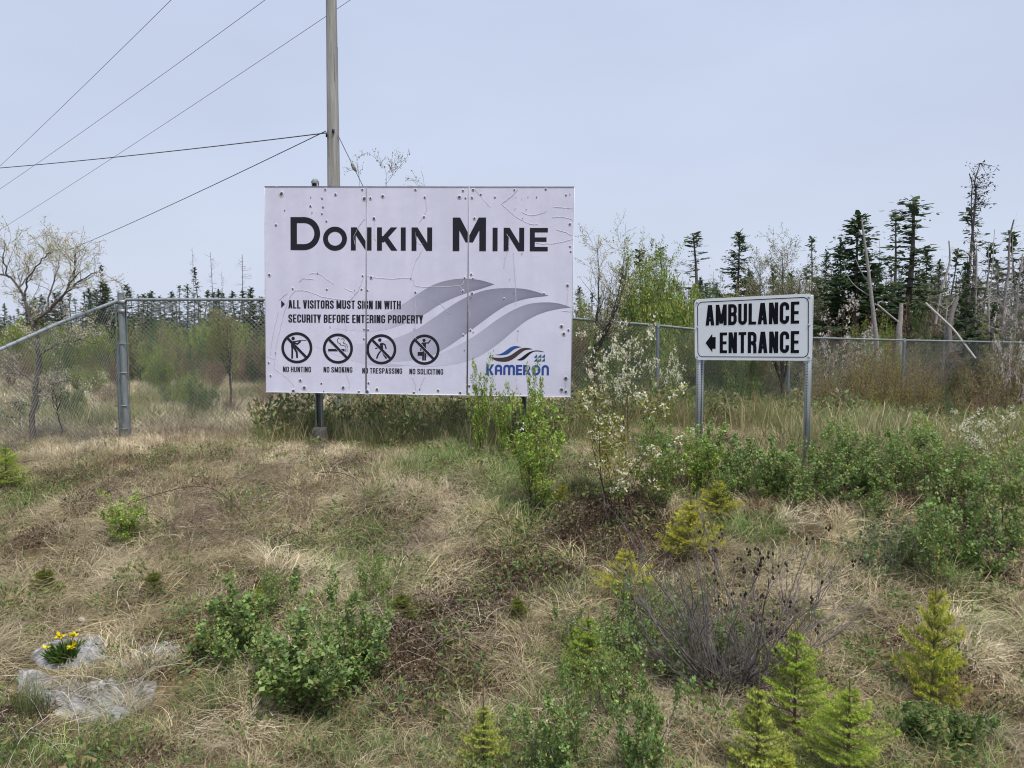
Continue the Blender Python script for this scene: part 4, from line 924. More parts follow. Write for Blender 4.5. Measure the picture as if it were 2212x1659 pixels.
for pr, px, py, hp, wd, lab in [
    ('alder_a', 655, 1535, 235, 1.2, 'dense green alder shrub standing lowest on the bank left of centre'),
    ('alder_b', 750, 1500, 230, .95, 'green alder shrub leaning against the right side of the lowest dense shrub'),
    ('alder_a', 520, 1440, 200, 1.0, 'green alder shrub behind and left of the dense shrub on the lower bank'),
    ('alder_b', 590, 1520, 170, .9, 'broad alder shrub filling the left flank of the lowest dense shrub'), ('alder_a', 800, 1450, 150, .8, 'small alder shrub on the right edge of the lower dense clump'), ('alder_c', 590, 1330, 110, .9, 'small thin alder shrub just above the dense shrubs on the lower bank'),
    ('lime_shrub', 275, 1185, 130, 1.2, 'bright green sapling alone on the dry grass below the fence corner post'),
    ('alder_c', 800, 1330, 150, .7, 'thin young alder with few leaves right above the dense lower shrubs'),
    ('alder_c', 1240, 1655, 270, .45, 'upright alder shrub with catkins at the bottom edge near the centre'),
    ('alder_b', 1200, 1690, 210, .8, 'low rounded alder shrub cut by the bottom edge below the brown moss'),
    ('alder_b', 1380, 1680, 250, .65, 'leafy alder shrub at the bottom edge beside the lime spruce'),
    ('alder_c', 1330, 1560, 230, .8, 'alder shrub with pale catkins below the grey twiggy alder'),
    ('alder_a', 1250, 1420, 110, .8, 'low alder shrub on the left foot of the grey twiggy alder'),
    ('alder_b', 1370, 1430, 200, .6, 'leafy alder shrub mixed into the left side of the grey twiggy alder'),
    ('lime_shrub', 1510, 1080, 165, 1.0, 'green shrub in front of the left post of the ambulance sign'),
    ('alder_b', 1590, 1085, 150, .8, 'dense green shrub under the middle of the ambulance sign'),
    ('alder_a', 1672, 1095, 150, .8, 'dense dark green shrub in front of the right post of the ambulance sign'),
    ('alder_b', 1790, 1095, 150, .8, 'green shrub just right of the foot of the ambulance sign'),
    ('alder_a', 1870, 1090, 150, .8, 'rounded green shrub two shrubs right of the ambulance sign'),
    ('alder_c', 1950, 1080, 150, .8, 'loose green shrub ending the row of shrubs right of the ambulance sign'),
    ('alder_c', 2040, 1110, 160, .9, 'loose green shrub before the white flowering shrub at the right edge'),
    ('alder_b', 2090, 1250, 230, .8, 'large spreading alder shrub at the right edge above the yellow spruce'),
    ('alder_c', 2010, 1265, 180, .8, 'alder shrub with broad leaves above the top of the yellow spruce'),
    ('alder_c', 2180, 1200, 230, .8, 'alder shrub cut by the right edge of the picture'),
    ('alder_b', 1550, 1050, 130, 1.0, 'low green shrub between the two posts of the ambulance sign'), ('alder_c', 1450, 1060, 140, 1.1, 'loose green shrub left of the left post of the ambulance sign'), ('alder_a', 1630, 1050, 105, 1.2, 'short green shrub close behind the row left of the right post'),
    ('alder_b', 1725, 1105, 130, 1.0, 'green shrub in the gap below the right post of the ambulance sign'), ('alder_c', 1820, 1050, 150, 1.1, 'fresh green shrub in the second row right of the ambulance sign'), ('alder_b', 1915, 1050, 130, 1.1, 'wide green shrub in the second row further right of the ambulance sign'),
    ('alder_c', 2010, 1060, 140, 1.1, 'loose light green shrub in the second row near the flowering shrub'), ('grey_shrub', 1960, 1220, 130, .9, 'low grey twiggy shrub left of the large spreading one at the right edge'), ('alder_c', 2100, 1130, 160, 1.1, 'thin green shrub among the flowering stems at the right'),
    ('alder_c', 1400, 1010, 110, 1.0, 'small green shrub between the flowering shrub and the ambulance sign'), ('alder_c', 1560, 1110, 100, 1.0, 'small fresh green shrub in front of the row under the ambulance sign'), ('alder_b', 1880, 1120, 90, 1.0, 'low green shrub at the front of the row right of the ambulance sign'),
    ('alder_c', 1425, 1105, 175, .8, 'bright green shrub with red stems left of the ambulance sign'),
    ('herb', 2080, 1620, 100, 1.1, 'low feathery green plant at the lower right corner'),
    ('herb', 1970, 1600, 90, 1.1, 'low green leafy plant below the yellow spruce'),
    ('alder_c', 2010, 1600, 100, 1.3, 'small fine-leaved shrub under the yellow spruce')]:
    bank(pr, px, py, hp, lab, 'shrub', G_al if 'alder' in pr else None, 1.0, None, wd)
bank('bare_alder', 1565, 1490, 430, 'large grey twiggy alder with black cones and almost no leaves', 'shrub', None, 1.0, .3, 1.0)
bank('grey_shrub', 1500, 1470, 230, 'grey twiggy shrub with scattered leaves inside the left half of the big bare alder', 'shrub', None, 1.0, None, .9)
bank('grey_shrub', 1900, 1265, 190, 'grey bare-branched shrub right of the dry grass below the ambulance sign', 'shrub', None, 1.0, None, .8)
for px, py, hp, wd, lab in [(470, 1120, 90, 1.3, 'wide dark tangle of brush highest on the bank below the sign post'), (560, 1210, 70, 1.2, 'low tangle of dead brush left of the green grass patch'), (700, 1080, 70, 1.2, 'thin tangle of dead stems below the left half of the mine sign'), (980, 1120, 60, 1.2, 'dry tangle above the brown moss strip'), (1330, 1190, 70, 1.2, 'dark tangle of twigs at the foot of the white flowering shrub'),
                            (1700, 1180, 50, 1.2, 'brown tangle in front of the green shrubs under the sign'), (1540, 1520, 50, 2.2, 'dark tangle of roots and stems under the big bare alder'), (430, 1190, 115, 1.0, 'tangle of dead brown bramble stems on the bank below the sign post'), (520, 1150, 80, 1.1, 'tangle of dead stems below the left post of the mine sign'),
                            (360, 1240, 60, 1.0, 'small dark tangle of dead stems below the bright green sapling'), (800, 1110, 110, .8, 'dead grey stems standing in the grass below the mine sign'),
                            (150, 1330, 50, 1.0, 'small dead weed tangle above the yellow flowers'), (330, 1450, 70, 1.2, 'dead stems lying behind the grey rock')]:
    bank('bramble', px, py, hp, lab, 'bramble', 'dead bramble tangles', .62, None, wd)
for px, py, hp, lab in [(1640, 1120, 50, 'brown dead fern at the foot of the green shrubs left of the sign post'), (1760, 1130, 50, 'brown dead fern below the right post of the ambulance sign'), (1930, 1240, 50, 'pale dead fern under the grey bare-branched shrub')]:
    bank('fern', px, py, hp, lab, 'fern', 'dead ferns', .8)
def cane(pts, lab, Yo=0.0, col=(.10, .065, .055)):
    q = []; g0 = gpos(*pts[0]); g1 = gpos(*pts[-1])
    for k, (px, py) in enumerate(pts):
        t = k / (len(pts) - 1); Y = g0[1] * (1 - t) + g1[1] * t; q.append(P(px, py, Y))
    q[0] = g0; q[-1] = g1; m = MB(); s = smooth_line(q, 6); m.poly(s, np.linspace(.0045, .0028, len(s)), col, 5); tag(m.build('bramble_cane', M_bark), lab, 'bramble cane', 'arching bramble canes')
cane([(215, 1120), (300, 1080), (420, 1050), (490, 1075), (560, 1160)], 'long dark bramble cane arching over the upper bank below the mine sign')
cane([(620, 1040), (700, 1020), (760, 1030), (800, 1080)], 'dark bramble cane arching below the middle of the mine sign')
cane([(830, 1130), (860, 1060), (900, 1020), (960, 1030)], 'dark bramble cane curving right of the green grass patch')
cane([(350, 980), (420, 975), (500, 1000)], 'short bramble cane lying on the crest below the left sign post')
cane([(560, 1200), (640, 1150), (700, 1190)], 'dark bramble cane low over the dead brush')
cane([(240, 1180), (270, 1130), (330, 1110), (380, 1150)], 'thin bramble cane beside the bright green sapling')
cane([(900, 1430), (990, 1370), (1060, 1330), (1100, 1300)], 'pale straight dead cane lying across the brown moss', col=(.40, .33, .27))
cane([(1000, 1180), (1060, 1120), (1130, 1150)], 'bramble cane arching left of the leafy lime shrub')
# young spruces
for pr, px, py, hp, wd, lab, b_ in [
    ('sp_a', 2012, 1530, 290, .62, 'bright yellow-green young spruce with a tall candle top on the lower right bank', .62),
    ('sp_c', 1715, 1600, 250, .95, 'bushy deep green young spruce behind the pale-tipped one at the lower right', .75),
    ('sp_d', 1635, 1685, 230, .95, 'young spruce with pale yellow shoots cut by the bottom edge', .8),
    ('sp_d', 1045, 1668, 165, 1.0, 'young spruce with pale yellow shoots at the bottom centre edge', .8),
    ('sp_c', 1270, 1495, 170, 1.1, 'dark green young spruce left of the grey twiggy alder', .75),
    ('sp_b', 1490, 1215, 145, 1.05, 'golden green young spruce on the bank below the ambulance sign', .5),
    ('sp_b', 1350, 1295, 120, 1.1, 'golden green young spruce left above the grey twiggy alder', .5),
    ('sp_b', 1550, 1120, 90, 1.05, 'small golden spruce in front of the green shrubs under the ambulance sign', .5),
    ('sp_b', 1215, 1090, 50, .9, 'small golden spruce right of the leafy shrub in front of the mine sign', .5),
    ('sp_c', 1830, 1700, 230, 1.3, 'bushy bright green spruce cut by the bottom edge right of centre', .75),
    ('sp_a', 1690, 1700, 90, 1.3, 'low spruce with yellow tips at the very bottom edge', .62),
    ('seedling', 97, 1282, 60, 1.6, 'small spruce seedling alone in the grass at the left edge', .3),
    ('seedling', 333, 1292, 60, 1.2, 'thin spruce seedling in the grass left of centre', .3),
    ('seedling', 868, 1350, 70, 1.5, 'spruce seedling beside the brown moss patch', .3),
    ('seedling', 40, 1052, 26, 1.8, 'tiny spruce seedling at the left edge of the bank crest', .3),
    ('sp_c', 15, 1060, 95, 1.2, 'sparse young spruce at the far left in front of the fence', .75),
    ('seedling', 428, 1435, 62, 1.4, 'spruce seedling right of the grey rock', .3),
    ('seedling', 955, 1560, 45, 1.5, 'pale spruce seedling in the dry grass left of the bottom spruce', .3),
    ('seedling', 972, 1400, 30, 1.5, 'tiny yellow seedling on the brown moss', .3),
    ('seedling', 1120, 1345, 62, 1.2, 'spruce seedling on the right side of the brown moss', .3),
    ('sp_c', 560, 1330, 70, .9, 'young spruce half hidden above the dense lower shrubs', .75)]:
    bank(pr, px, py, hp, lab, 'spruce', 'young spruces on the bank', b_, None, wd)
# shrubs in front of the mine sign and between the signs
bank('lime_shrub', 1155, 1115, 265, 'leafy lime green shrub in front of the right end of the mine sign', 'shrub', None, 1.0, 1.0, .8)
b, h = tall(1150, 800, 8.3); put('lime_shrub', b, h * .45, h, 2.2, 'tall narrow shrub shoot reaching over the logo on the mine sign', 'shrub', 'shrubs rising in front of the mine sign')
b, h = tall(1035, 790, 8.7); put('lime_shrub', b, h * .4, h, 3.0, 'slender leafy shoot in front of the lower edge of the mine sign', 'shrub', 'shrubs rising in front of the mine sign')
b, h = tall(1085, 835, 8.6); put('lime_shrub', b, h * .4, h, .4, 'lower of the leafy shoots between the two taller ones before the sign', 'shrub', 'shrubs rising in front of the mine sign')
b, h = tall(1325, 870, 7.0); bank('flower_shrub', 1325, 1120, 290, 'white flowering shrub with dark red stems between the two signs', 'shrub', None, 1.0, None, 1.0)
b, h = tall(1360, 690, 8.6); put('flower_shrub_b', b, h * .62, h, 1.3, 'tall slender serviceberry covered in white flowers between the signs', 'shrub')
b, h = tall(1300, 790, 9.4); put('flower_shrub_b', b, h * .6, h, 4.3, 'thin flowering serviceberry close to the right edge of the mine sign', 'shrub')
b, h = tall(1440, 760, 10.2); put('flower_shrub_b', b, h * .5, h, 2.3, 'white flowering serviceberry just left of the ambulance sign', 'shrub')
b, h = tall(2150, 880, 7.0); put('flower_shrub_b', b, h * .9, h, .3, 'open shrub with white blossoms near the right edge', 'shrub')
b, h = tall(2090, 905, 7.6); put('flower_shrub', b, h * .8, h, 2.3, 'reddish shrub with few white flowers left of the one at the right edge', 'shrub')
b, h = tall(2215, 860, 6.6); put('flower_shrub', b, h * .7, h, 5.3, 'white flowering shrub cut by the right edge', 'shrub')
b, h = tall(1990, 900, 7.8); put('lime_shrub', b, h * .9, h, 1.3, 'bright lime green shrub right of the ambulance sign', 'shrub')

# yellow flowers on the rock
p = G(145, 1430); r_ = np.random.default_rng(3); root = empty('yellow_flower_plant', p); tag(root, 'green clump with five yellow blooms growing on the grey rock', 'flowers')
m = MB(); n = 420; az = r_.uniform(0, 6.28, n); q = p + np.stack([np.cos(az), np.sin(az), 0 * az], 1) * r_.uniform(0, .07, (n, 1)); d = unit(np.stack([np.cos(az), np.sin(az), r_.uniform(.3, 2.2, n)], 1)); leaves(m, q, d, .095, .09, (.075, .15, .02), r_, .3, .3); m.build('leaves', M_leaf, root, kind='stuff')
for fx, fy in ((130, 1363), (160, 1360), (99, 1388), (152, 1388), (158, 1384)):
    c = P(fx, fy + 12, p[1] - .05 + r_.uniform(-.03, .03)); st = MB(); st.poly([p + r_.normal(0, .02, 3) * [1, 1, 0], (p + c) / 2 + [0, 0, .02], c], .0025, (.16, .17, .05), 5); st.build('flower_stem', M_leaf, root)
    fl = MB(); n = 26; az = r_.uniform(0, 6.28, n); el = r_.uniform(0, 1.0, n); d = np.stack([np.cos(az) * np.cos(el), np.sin(az) * np.cos(el) - .35, np.sin(el)], 1); leaves(fl, np.repeat(c[None], n, 0), d, .032, .5, (.90, .74, .02), r_, .1, .3); fl.build('flower_head', M_petal, root)
# the rock: a broad crescent of grey stone with grass growing in its hollow
def rock_piece(name, outl, label, hgt, seed):
    q = np.array([G(*o) for o in outl]); c = q.mean(0); r_ = np.random.default_rng(seed); rt = MB(); nr, na = 26, 128
    th = np.linspace(0, 1, na, endpoint=False) * len(q); ii = th.astype(int); f = (th - ii)[:, None]; ed = q[ii] * (1 - f) + q[(ii + 1) % len(q)] * f
    V = []
    for k in range(nr + 1):
        t = k / nr; p_ = c + (ed - c) * (1 - t * .98); p_ = p_ + np.stack([vnoise(p_[:, 0] * 9, p_[:, 1] * 9, seed) - .5, vnoise(p_[:, 0] * 9, p_[:, 1] * 9, seed + 4) - .5, 0 * p_[:, 0]], 1) * .03
        z = H(p_[:, 0], p_[:, 1]) + hgt * (min(1, t * 3.2) ** .7) - .03 * (t == 0) + (fbm(p_[:, 0] * 6, p_[:, 1] * 14, seed) - .5) * .05 * min(1, t * 5) + (fbm(p_[:, 0] * 22, p_[:, 1] * 44, seed + 9) - .5) * .035; V.append(np.stack([p_[:, 0], p_[:, 1], z], 1))
    V = np.vstack(V); a = (np.arange(nr)[:, None] * na + np.arange(na)[None]); b_ = (np.arange(nr)[:, None] * na + (np.arange(na)[None] + 1) % na)
    F = np.stack([a.ravel(), b_.ravel(), (b_ + na).ravel(), (a + na).ravel()], 1); rt.add(V, F, np.array((.33, .325, .315))[None] * (.35 + 1.2 * fbm(V[:, 0] * 14, V[:, 1] * 34, seed + 2, 4))[:, None])
    return tag(rt.build(name, M_rock, smooth=True), label, 'rock', 'grey rocks in the grass'), q
_, rk1 = rock_piece('flat_rock', [(25, 1450), (80, 1452), (150, 1462), (195, 1492), (225, 1506), (270, 1495), (320, 1466), (350, 1480), (330, 1525), (250, 1572), (150, 1565), (70, 1535), (30, 1490)], 'broad flat grey rock with a hollow in the grass at the lower left', .022, 5)
_, rk2 = rock_piece('flat_rock', [(60, 1420), (110, 1395), (190, 1375), (240, 1385), (230, 1425), (180, 1450), (90, 1450)], 'grey rock behind and left of the yellow flowers', .04, 6)
_, rk3 = rock_piece('flat_rock', [(300, 1400), (360, 1385), (400, 1400), (380, 1440), (320, 1450), (280, 1430)], 'grey rock patch under dead stems right of the yellow flowers', .03, 8)
for px, py, lab in ((40, 1352, 'small white pebble on the grass at the left edge'), (176, 1349, 'small pale stone above the yellow flowers')):
    c = G(px, py); m = MB(); m.poly([c + [-.02, 0, .02], c + [-.012, 0, .03], c + [.012, 0, .032], c + [.024, 0, .02]], [.003, .018, .016, .003], (.6, .58, .54), 7, True); tag(m.build('pebble', M_conc), lab, 'stone')

# ---------------------------------------------------------------- trees beyond the fence
def along(limb, Y, dy=0): return [P(x, y, Y + dy * k / max(1, len(limb) - 1)) for k, (x, y) in enumerate(limb)]
Yl = 11.2; lb = [[(72, 968), (71, 900), (78, 820), (84, 770), (78, 720), (72, 700)], [(72, 700), (52, 640), (20, 600), (-20, 590), (-60, 560)], [(72, 700), (105, 668), (140, 632), (160, 590), (164, 550)], [(40, 620), (62, 590), (55, 560)],
                 [(140, 632), (185, 600), (212, 585)], [(84, 770), (120, 745), (170, 735), (205, 740)], [(78, 830), (40, 800), (-10, 770)], [(78, 850), (110, 830), (150, 822)], [(74, 880), (30, 868), (-20, 880)], [(52, 640), (60, 600), (95, 560), (110, 545)], [(105, 668), (112, 620), (125, 575), (135, 540)], [(20, 600), (8, 560), (12, 530)]]
lim = [along(l, Yl, d) for l, d in zip(lb, (0, .3, -.3, .5, -.5, -.4, .5, -.3, .4, -.2, .6, -.4))]
b = at_depth(72, Yl)
limb_tree('serviceberry_tree', b, lim, [(.042, .03), (.022, .008), (.024, .009), (.012, .005), (.014, .005), (.012, .004), (.014, .005), (.012, .004), (.012, .004), (.014, .005), (.014, .005), (.012, .004)], 41,
          'crooked small tree with pale blossom and dark trunk at the left edge behind the fence', 'tree', .42, 11, .024, (.66, .63, .42), (.85, .82, .70), bark=(.12, .10, .09), per=2, flowers=420, fsize=.017)
def auto_small(px, top, Y, seed, label, lc, fc, fl, spread=60, leafs=.035, bark=(.08, .065, .06), tw=9, per=2, nl=4, grp=None):
    r_ = np.random.default_rng(seed); b = at_depth(px, Y); T_ = P(px, top, Y); h = T_[2] - b[2]; fork = r_.uniform(.3, .5); fz = b + np.array([r_.normal(0, .05), 0, h * fork]); limbs = [[b, b + (fz - b) * .5 + [.03, 0, 0], fz]]; rad = [(.012 * h + .008, .009 * h)]
    for k in range(nl):
        az = r_.uniform(0, 6.28); s = spread / FPX * Y; e = np.array([b[0] + s * math.cos(az) * r_.uniform(.4, 1), Y + s * math.sin(az) * .8, b[2] + h * r_.uniform(.78, 1)]); mid = fz * .5 + e * .5 + np.array([(e[0] - fz[0]) * .2, 0, -.03]); limbs.append([fz, mid, e]); rad.append((.007 * h, .004))
    limbs.append([fz, (fz + T_) / 2 + [.04, 0, 0], T_]); rad.append((.008 * h, .004))
    return limb_tree('serviceberry_tree', b, limbs, rad, seed, label, 'tree', .16 * h, tw, leafs, lc, fc, bark, per, fl, fsize=.026, group=grp)
PALE = (.30, .30, .16)
auto_small(1290, 535, 13.8, 42, 'pale budding tree just right of the mine sign in front of the fence', (.55, .55, .32), (.75, .72, .56), 160, 75, tw=6, per=1)
auto_small(835, 392, 11.5, 43, 'tree whose twig tips show above the top edge of the mine sign', (.30, .27, .12), (.7, .66, .5), 20, 100, nl=3, tw=5, per=1)
auto_small(1690, 555, 15.5, 44, 'budding tree behind the ambulance sign', PALE, (.7, .68, .5), 60, 60)
auto_small(125, 800, 11.8, 45, 'knee-high flowering sapling behind the left fence section', (.26, .28, .08), (.82, .80, .68), 25, 50, tw=5, per=1)
auto_small(30, 870, 12.6, 46, 'low flowering sapling beyond the crooked tree at the left edge', (.16, .2, .07), (.82, .80, .68), 25, 60, tw=5, per=1)
auto_small(495, 690, 16, 47, 'thin yellow-green sapling right of the leafy willow behind the fence', (.27, .27, .07), (.7, .7, .5), 0, 55, tw=12)
auto_small(1400, 545, 24, 48, 'birch with young yellow-green leaves beside the mine sign', (.26, .34, .07), (.7, .7, .5), 0, 60, .06, tw=10, per=2)
def bush_proto(key, name, seed, col, bark, h=2.0, stems=32, spread=1.15, leaf=.085, per=2, wid=.55, fl=0, fcol=(.6, .5, .48), fs=.05, col2=None, kid_len=.4):
    protos[key] = shrub(name, seed, h, stems, spread, 5, 2, leaf, wid, per, col, bark, .012, flowers=fl, fcol=fcol, fsize=fs, start=.2, kid_len=kid_len, upward=.28, off=.05, col2=col2)
bush_proto('willow_a', 'willow_bush', 51, (.25, .32, .075), (.16, .14, .11), per=3, col2=(.34, .39, .10))
bush_proto('willow_b', 'willow_bush', 52, (.27, .25, .11), (.24, .20, .16), per=1)
bush_proto('bare_bush', 'bare_brown_bush', 53, (.25, .17, .10), (.22, .165, .14), per=1, leaf=.07)
bush_proto('rusty', 'rusty_leaved_bush', 54, (.29, .215, .085), (.16, .11, .085), per=1, leaf=.06, col2=(.27, .25, .09))
bush_proto('dark_green', 'dark_green_bush', 55, (.13, .185, .065), (.13, .11, .09), leaf=.08, per=2)
bush_proto('blossom', 'pink_blossom_bush', 56, (.26, .21, .12), (.14, .10, .08), per=1, leaf=.05, fl=300, fcol=(.80, .73, .68), fs=.034)
def mid(pr, base, px, top, Y, wpx, lab, cat='bush', group=None, nat_w=None):
    b, h = tall(px, top, Y); sz = h / dims_of(pr)[1]; w = (wpx / FPX * Y) / dims_of(pr)[0]; return put(pr, b, w, sz, None, lab, cat, group)
NW = 2.6
for pr, px, top, Y, wp, lab in [
    ('willow_a', 478, 690, 30, 110, 'rounded green willow behind the fence just left of the mine sign'), ('willow_a', 415, 705, 31, 100, 'olive green willow second from the mine sign behind the fence'),
    ('willow_b', 330, 690, 27, 110, 'pale brown willow thicket right of the fence corner post'), ('willow_b', 375, 700, 33, 90, 'brownish willow between two greener ones behind the fence'),
    ('willow_a', 200, 700, 32, 120, 'green willow left of the fence corner post'), ('dark_green', 140, 715, 34, 130, 'dark green willow thicket behind the crooked tree'),
    ('willow_a', 20, 690, 30, 110, 'bright green willow at the left edge of the field'), ('willow_a', 80, 705, 33, 80, 'low green willow behind the trunk of the crooked tree'),
    ('willow_a', 400, 800, 17.5, 62, 'small leafy willow standing alone in the dry field'), ('willow_b', 440, 790, 17, 50, 'thin bush beside the small leafy willow in the field'),
    ('bare_bush', 545, 700, 26, 130, 'leafless grey-brown thicket against the left edge of the mine sign'), ('bare_bush', 600, 700, 25, 120, 'leafless thicket hidden partly by the left end of the mine sign'),
    ('bare_bush', 255, 740, 24, 60, 'leafless bush seen through the fence beside the corner post'), ('bare_bush', 90, 790, 20, 100, 'grey leafless bush in the field left of the corner post'),
    ('willow_a', 160, 850, 15, 60, 'low green bush seen through the left fence section'), ('willow_a', 185, 790, 21, 80, 'low olive bush in the field left of the corner post')]:
    mid(pr, 2.0, px, top, Y, wp, lab, 'bush', 'bushes in the field behind the fence', NW)
for pr, px, top, Y, wp, lab in [
    ('willow_a', 1395, 575, 22, 160, 'tall bright green willow right of the mine sign'), ('willow_a', 1445, 625, 24, 150, 'green willow between the tall bright one and the ambulance sign'), ('dark_green', 1330, 640, 22, 120, 'dark green thicket behind the pale budding tree'),
    ('dark_green', 1300, 760, 16, 110, 'dark green bush behind the fence beside the mine sign'), ('bare_bush', 1265, 640, 25, 100, 'brown thicket at the right edge of the mine sign'), ('dark_green', 1400, 780, 17, 110, 'green bush low behind the fence left of the ambulance sign'),
    ('willow_a', 1600, 640, 23, 110, 'lime green willow just above the ambulance sign'), ('willow_a', 1545, 660, 24, 80, 'second lime green willow above the ambulance sign'), ('willow_b', 1680, 640, 22, 90, 'pale willow above the right half of the ambulance sign'), ('bare_bush', 1505, 660, 25, 100, 'brown thicket above the left corner of the ambulance sign'),
    ('dark_green', 1560, 800, 15, 140, 'dark leafy bush seen under the ambulance sign'), ('dark_green', 1650, 810, 15.5, 120, 'leafy bush seen under the right half of the ambulance sign'), ('blossom', 1808, 640, 21, 165, 'bush full of pinkish white blossom right of the ambulance sign'),
    ('blossom', 2190, 655, 18, 90, 'pink blossoming bush at the right edge above the fence'), ('blossom', 1950, 650, 26, 50, 'small pale blossoming bush in front of the tall layered spruce'), ('blossom', 1990, 690, 24, 40, 'low pale blossoming bush beside the broken stump'),
    ('rusty', 1820, 750, 14, 120, 'rust brown bush left of the yellowish one behind the fence'), ('rusty', 1900, 740, 14.5, 120, 'yellowish rust bush behind the fence right of the ambulance sign'), ('rusty', 1975, 735, 15, 100, 'rusty bush in front of the second fence post'),
    ('rusty', 2050, 800, 15.5, 110, 'low rusty bush near the right end of the fence'), ('willow_a', 1880, 690, 22, 80, 'bright green bush at the foot of the leaning grey snag'), ('willow_a', 1910, 740, 20, 70, 'small green bush rising just over the fence rail'), ('dark_green', 2060, 800, 18, 80, 'dark green juniper-like bush behind the fence at the right'),
    ('bare_bush', 2120, 820, 14.5, 120, 'brown leafless bush at the right edge below the fence'), ('bare_bush', 2200, 850, 13, 120, 'dark leafless bush cut by the right edge'), ('bare_bush', 1750, 830, 14, 90, 'brown bush right behind the ambulance sign post'),
    ('dark_green', 1800, 900, 10.5, 110, 'low green bush right of the ambulance sign post'), ('dark_green', 1990, 930, 9.5, 130, 'low green bush in the undergrowth at the right'), ('dark_green', 2120, 930, 9.5, 130, 'low green bush behind the white flowering shrub at the right'),
    ('willow_b', 1480, 870, 11, 110, 'yellowish low bush left of the ambulance sign post'), ('rusty', 880, 850, 10.8, 110, 'low rusty bush under the middle of the mine sign'), ('rusty', 960, 845, 10.9, 110, 'second low rusty bush under the mine sign'), ('rusty', 1050, 850, 10.7, 110, 'yellowish bush under the right half of the mine sign'),
    ('dark_green', 1110, 850, 10.9, 80, 'green bush around the right post of the mine sign'), ('bare_bush', 820, 845, 11.3, 90, 'brown twiggy bush right of the left sign post'), ('dark_green', 745, 845, 12.8, 60, 'dark bush seen under the mine sign behind the left post'),
    ('bare_bush', 640, 838, 13, 60, 'brown twigs showing under the left corner of the mine sign'), ('bare_bush', 1220, 860, 10.3, 90, 'brown twiggy bush beside the right edge of the mine sign'),
    ('bare_bush', 800, 700, 28, 160, 'thicket hidden behind the middle of the mine sign'), ('willow_a', 1000, 690, 28, 160, 'willow hidden behind the right of the mine sign')]:
    mid(pr, 2.0, px, top, Y, wp, lab, 'bush', 'thicket behind the signs and fence', NW)
r_ = np.random.default_rng(123)
def fill(n, x0, x1, t0, t1, Y0, Y1, kinds, w0, w1, zone, grp):
    """scrub that closes the view between the named bushes"""
    look = {'willow_a': 'green willow', 'willow_b': 'pale olive willow', 'bare_bush': 'brown leafless bush', 'dark_green': 'dark green bush', 'rusty': 'rusty-leaved bush'}; xs = np.linspace(x0, x1, n) + r_.normal(0, 8, n); c_ = {}
    nth = 'first second third fourth fifth sixth seventh eighth ninth tenth eleventh twelfth thirteenth fourteenth fifteenth'.split()
    for px in np.sort(xs):
        k = str(r_.choice(kinds)); i = c_.get(k, 0); c_[k] = i + 1; mid(k, 2, px, r_.uniform(t0, t1), r_.uniform(Y0, Y1), r_.uniform(w0, w1), '%s %s from the left in the %s' % (nth[min(i, 14)], look[k], zone), 'bush', grp)
fill(15, 0, 580, 685, 720, 36, 44, ['willow_a', 'willow_b', 'bare_bush', 'dark_green', 'dark_green'], 60, 100, 'scrub band below the far tree line', 'scrub band in the field')
fill(14, 20, 600, 712, 755, 22, 29, ['willow_b', 'bare_bush', 'dark_green', 'willow_a'], 45, 85, 'middle of the fenced field', 'scrub in the middle of the field')
fill(10, 10, 640, 805, 850, 14.5, 19, ['bare_bush', 'willow_b', 'dark_green'], 40, 80, 'low scrub close behind the fence', 'low scrub behind the fence')
fill(15, 1690, 2215, 585, 665, 25, 30, ['bare_bush', 'willow_b', 'dark_green', 'bare_bush'], 80, 120, 'tall scrub among the spruces', 'scrub among the spruces')
fill(14, 1765, 2215, 640, 700, 22, 27, ['bare_bush', 'willow_b', 'dark_green', 'willow_a', 'bare_bush'], 90, 130, 'scrub under the tall spruces', 'scrub under the spruces')
fill(10, 1770, 2215, 715, 765, 17.5, 20, ['bare_bush', 'rusty', 'dark_green', 'willow_b'], 90, 130, 'scrub behind the right fence', 'scrub behind the right fence')
fill(13, 1240, 2200, 835, 885, 9.6, 12.0, ['bare_bush', 'dark_green', 'willow_b', 'rusty', 'willow_a'], 50, 100, 'undergrowth before the right fence', 'undergrowth bushes')
fill(12, 1250, 1500, 610, 700, 25, 32, ['willow_b', 'bare_bush', 'dark_green', 'willow_a'], 80, 120, 'thicket between the two signs', 'thicket between the signs')
fill(10, 1500, 1770, 590, 660, 27, 33, ['willow_b', 'bare_bush', 'dark_green', 'willow_b'], 80, 110, 'scrub above the ambulance sign', 'scrub above the ambulance sign')
# spruces
protos['spruce_full'] = big_spruce('spruce_tree', 61, 7, 1.5, .05, 110, dens=1.25, gaps=.1)
protos['spruce_open'] = big_spruce('spruce_tree', 62, 7, 1.25, .15, 60, dens=.9, shape=.7, gaps=.5, droop=.05)
protos['spruce_thin'] = big_spruce('spruce_tree', 63, 7, .8, .2, 55, dens=.8, shape=.6, gaps=.4, bare=.2)
protos['spruce_club'] = big_spruce('spruce_tree', 64, 7, .75, .3, 44, dens=.8, shape=.35, bare=.35, top_tuft=True, lean=.15)
protos['fir_dark'] = big_spruce('fir_tree', 65, 6, 1.9, .06, 110, col=(.058, .092, .043), dens=1.5, shape=.85, gaps=.1)
protos['snag_a'] = snag('dead_spruce', 66, 7, .2, 34, .9, (.15, .135, .125), .0, 1, r=.045)
protos['snag_b'] = snag('dead_tree', 67, 6, .4, 16, 1.6, (.42, .39, .365), .6, 2, r=.045)
protos['snag_c'] = snag('bare_snag', 68, 6, -.4, 7, .5, (.25, .23, .215), .3, 1, r=.07)
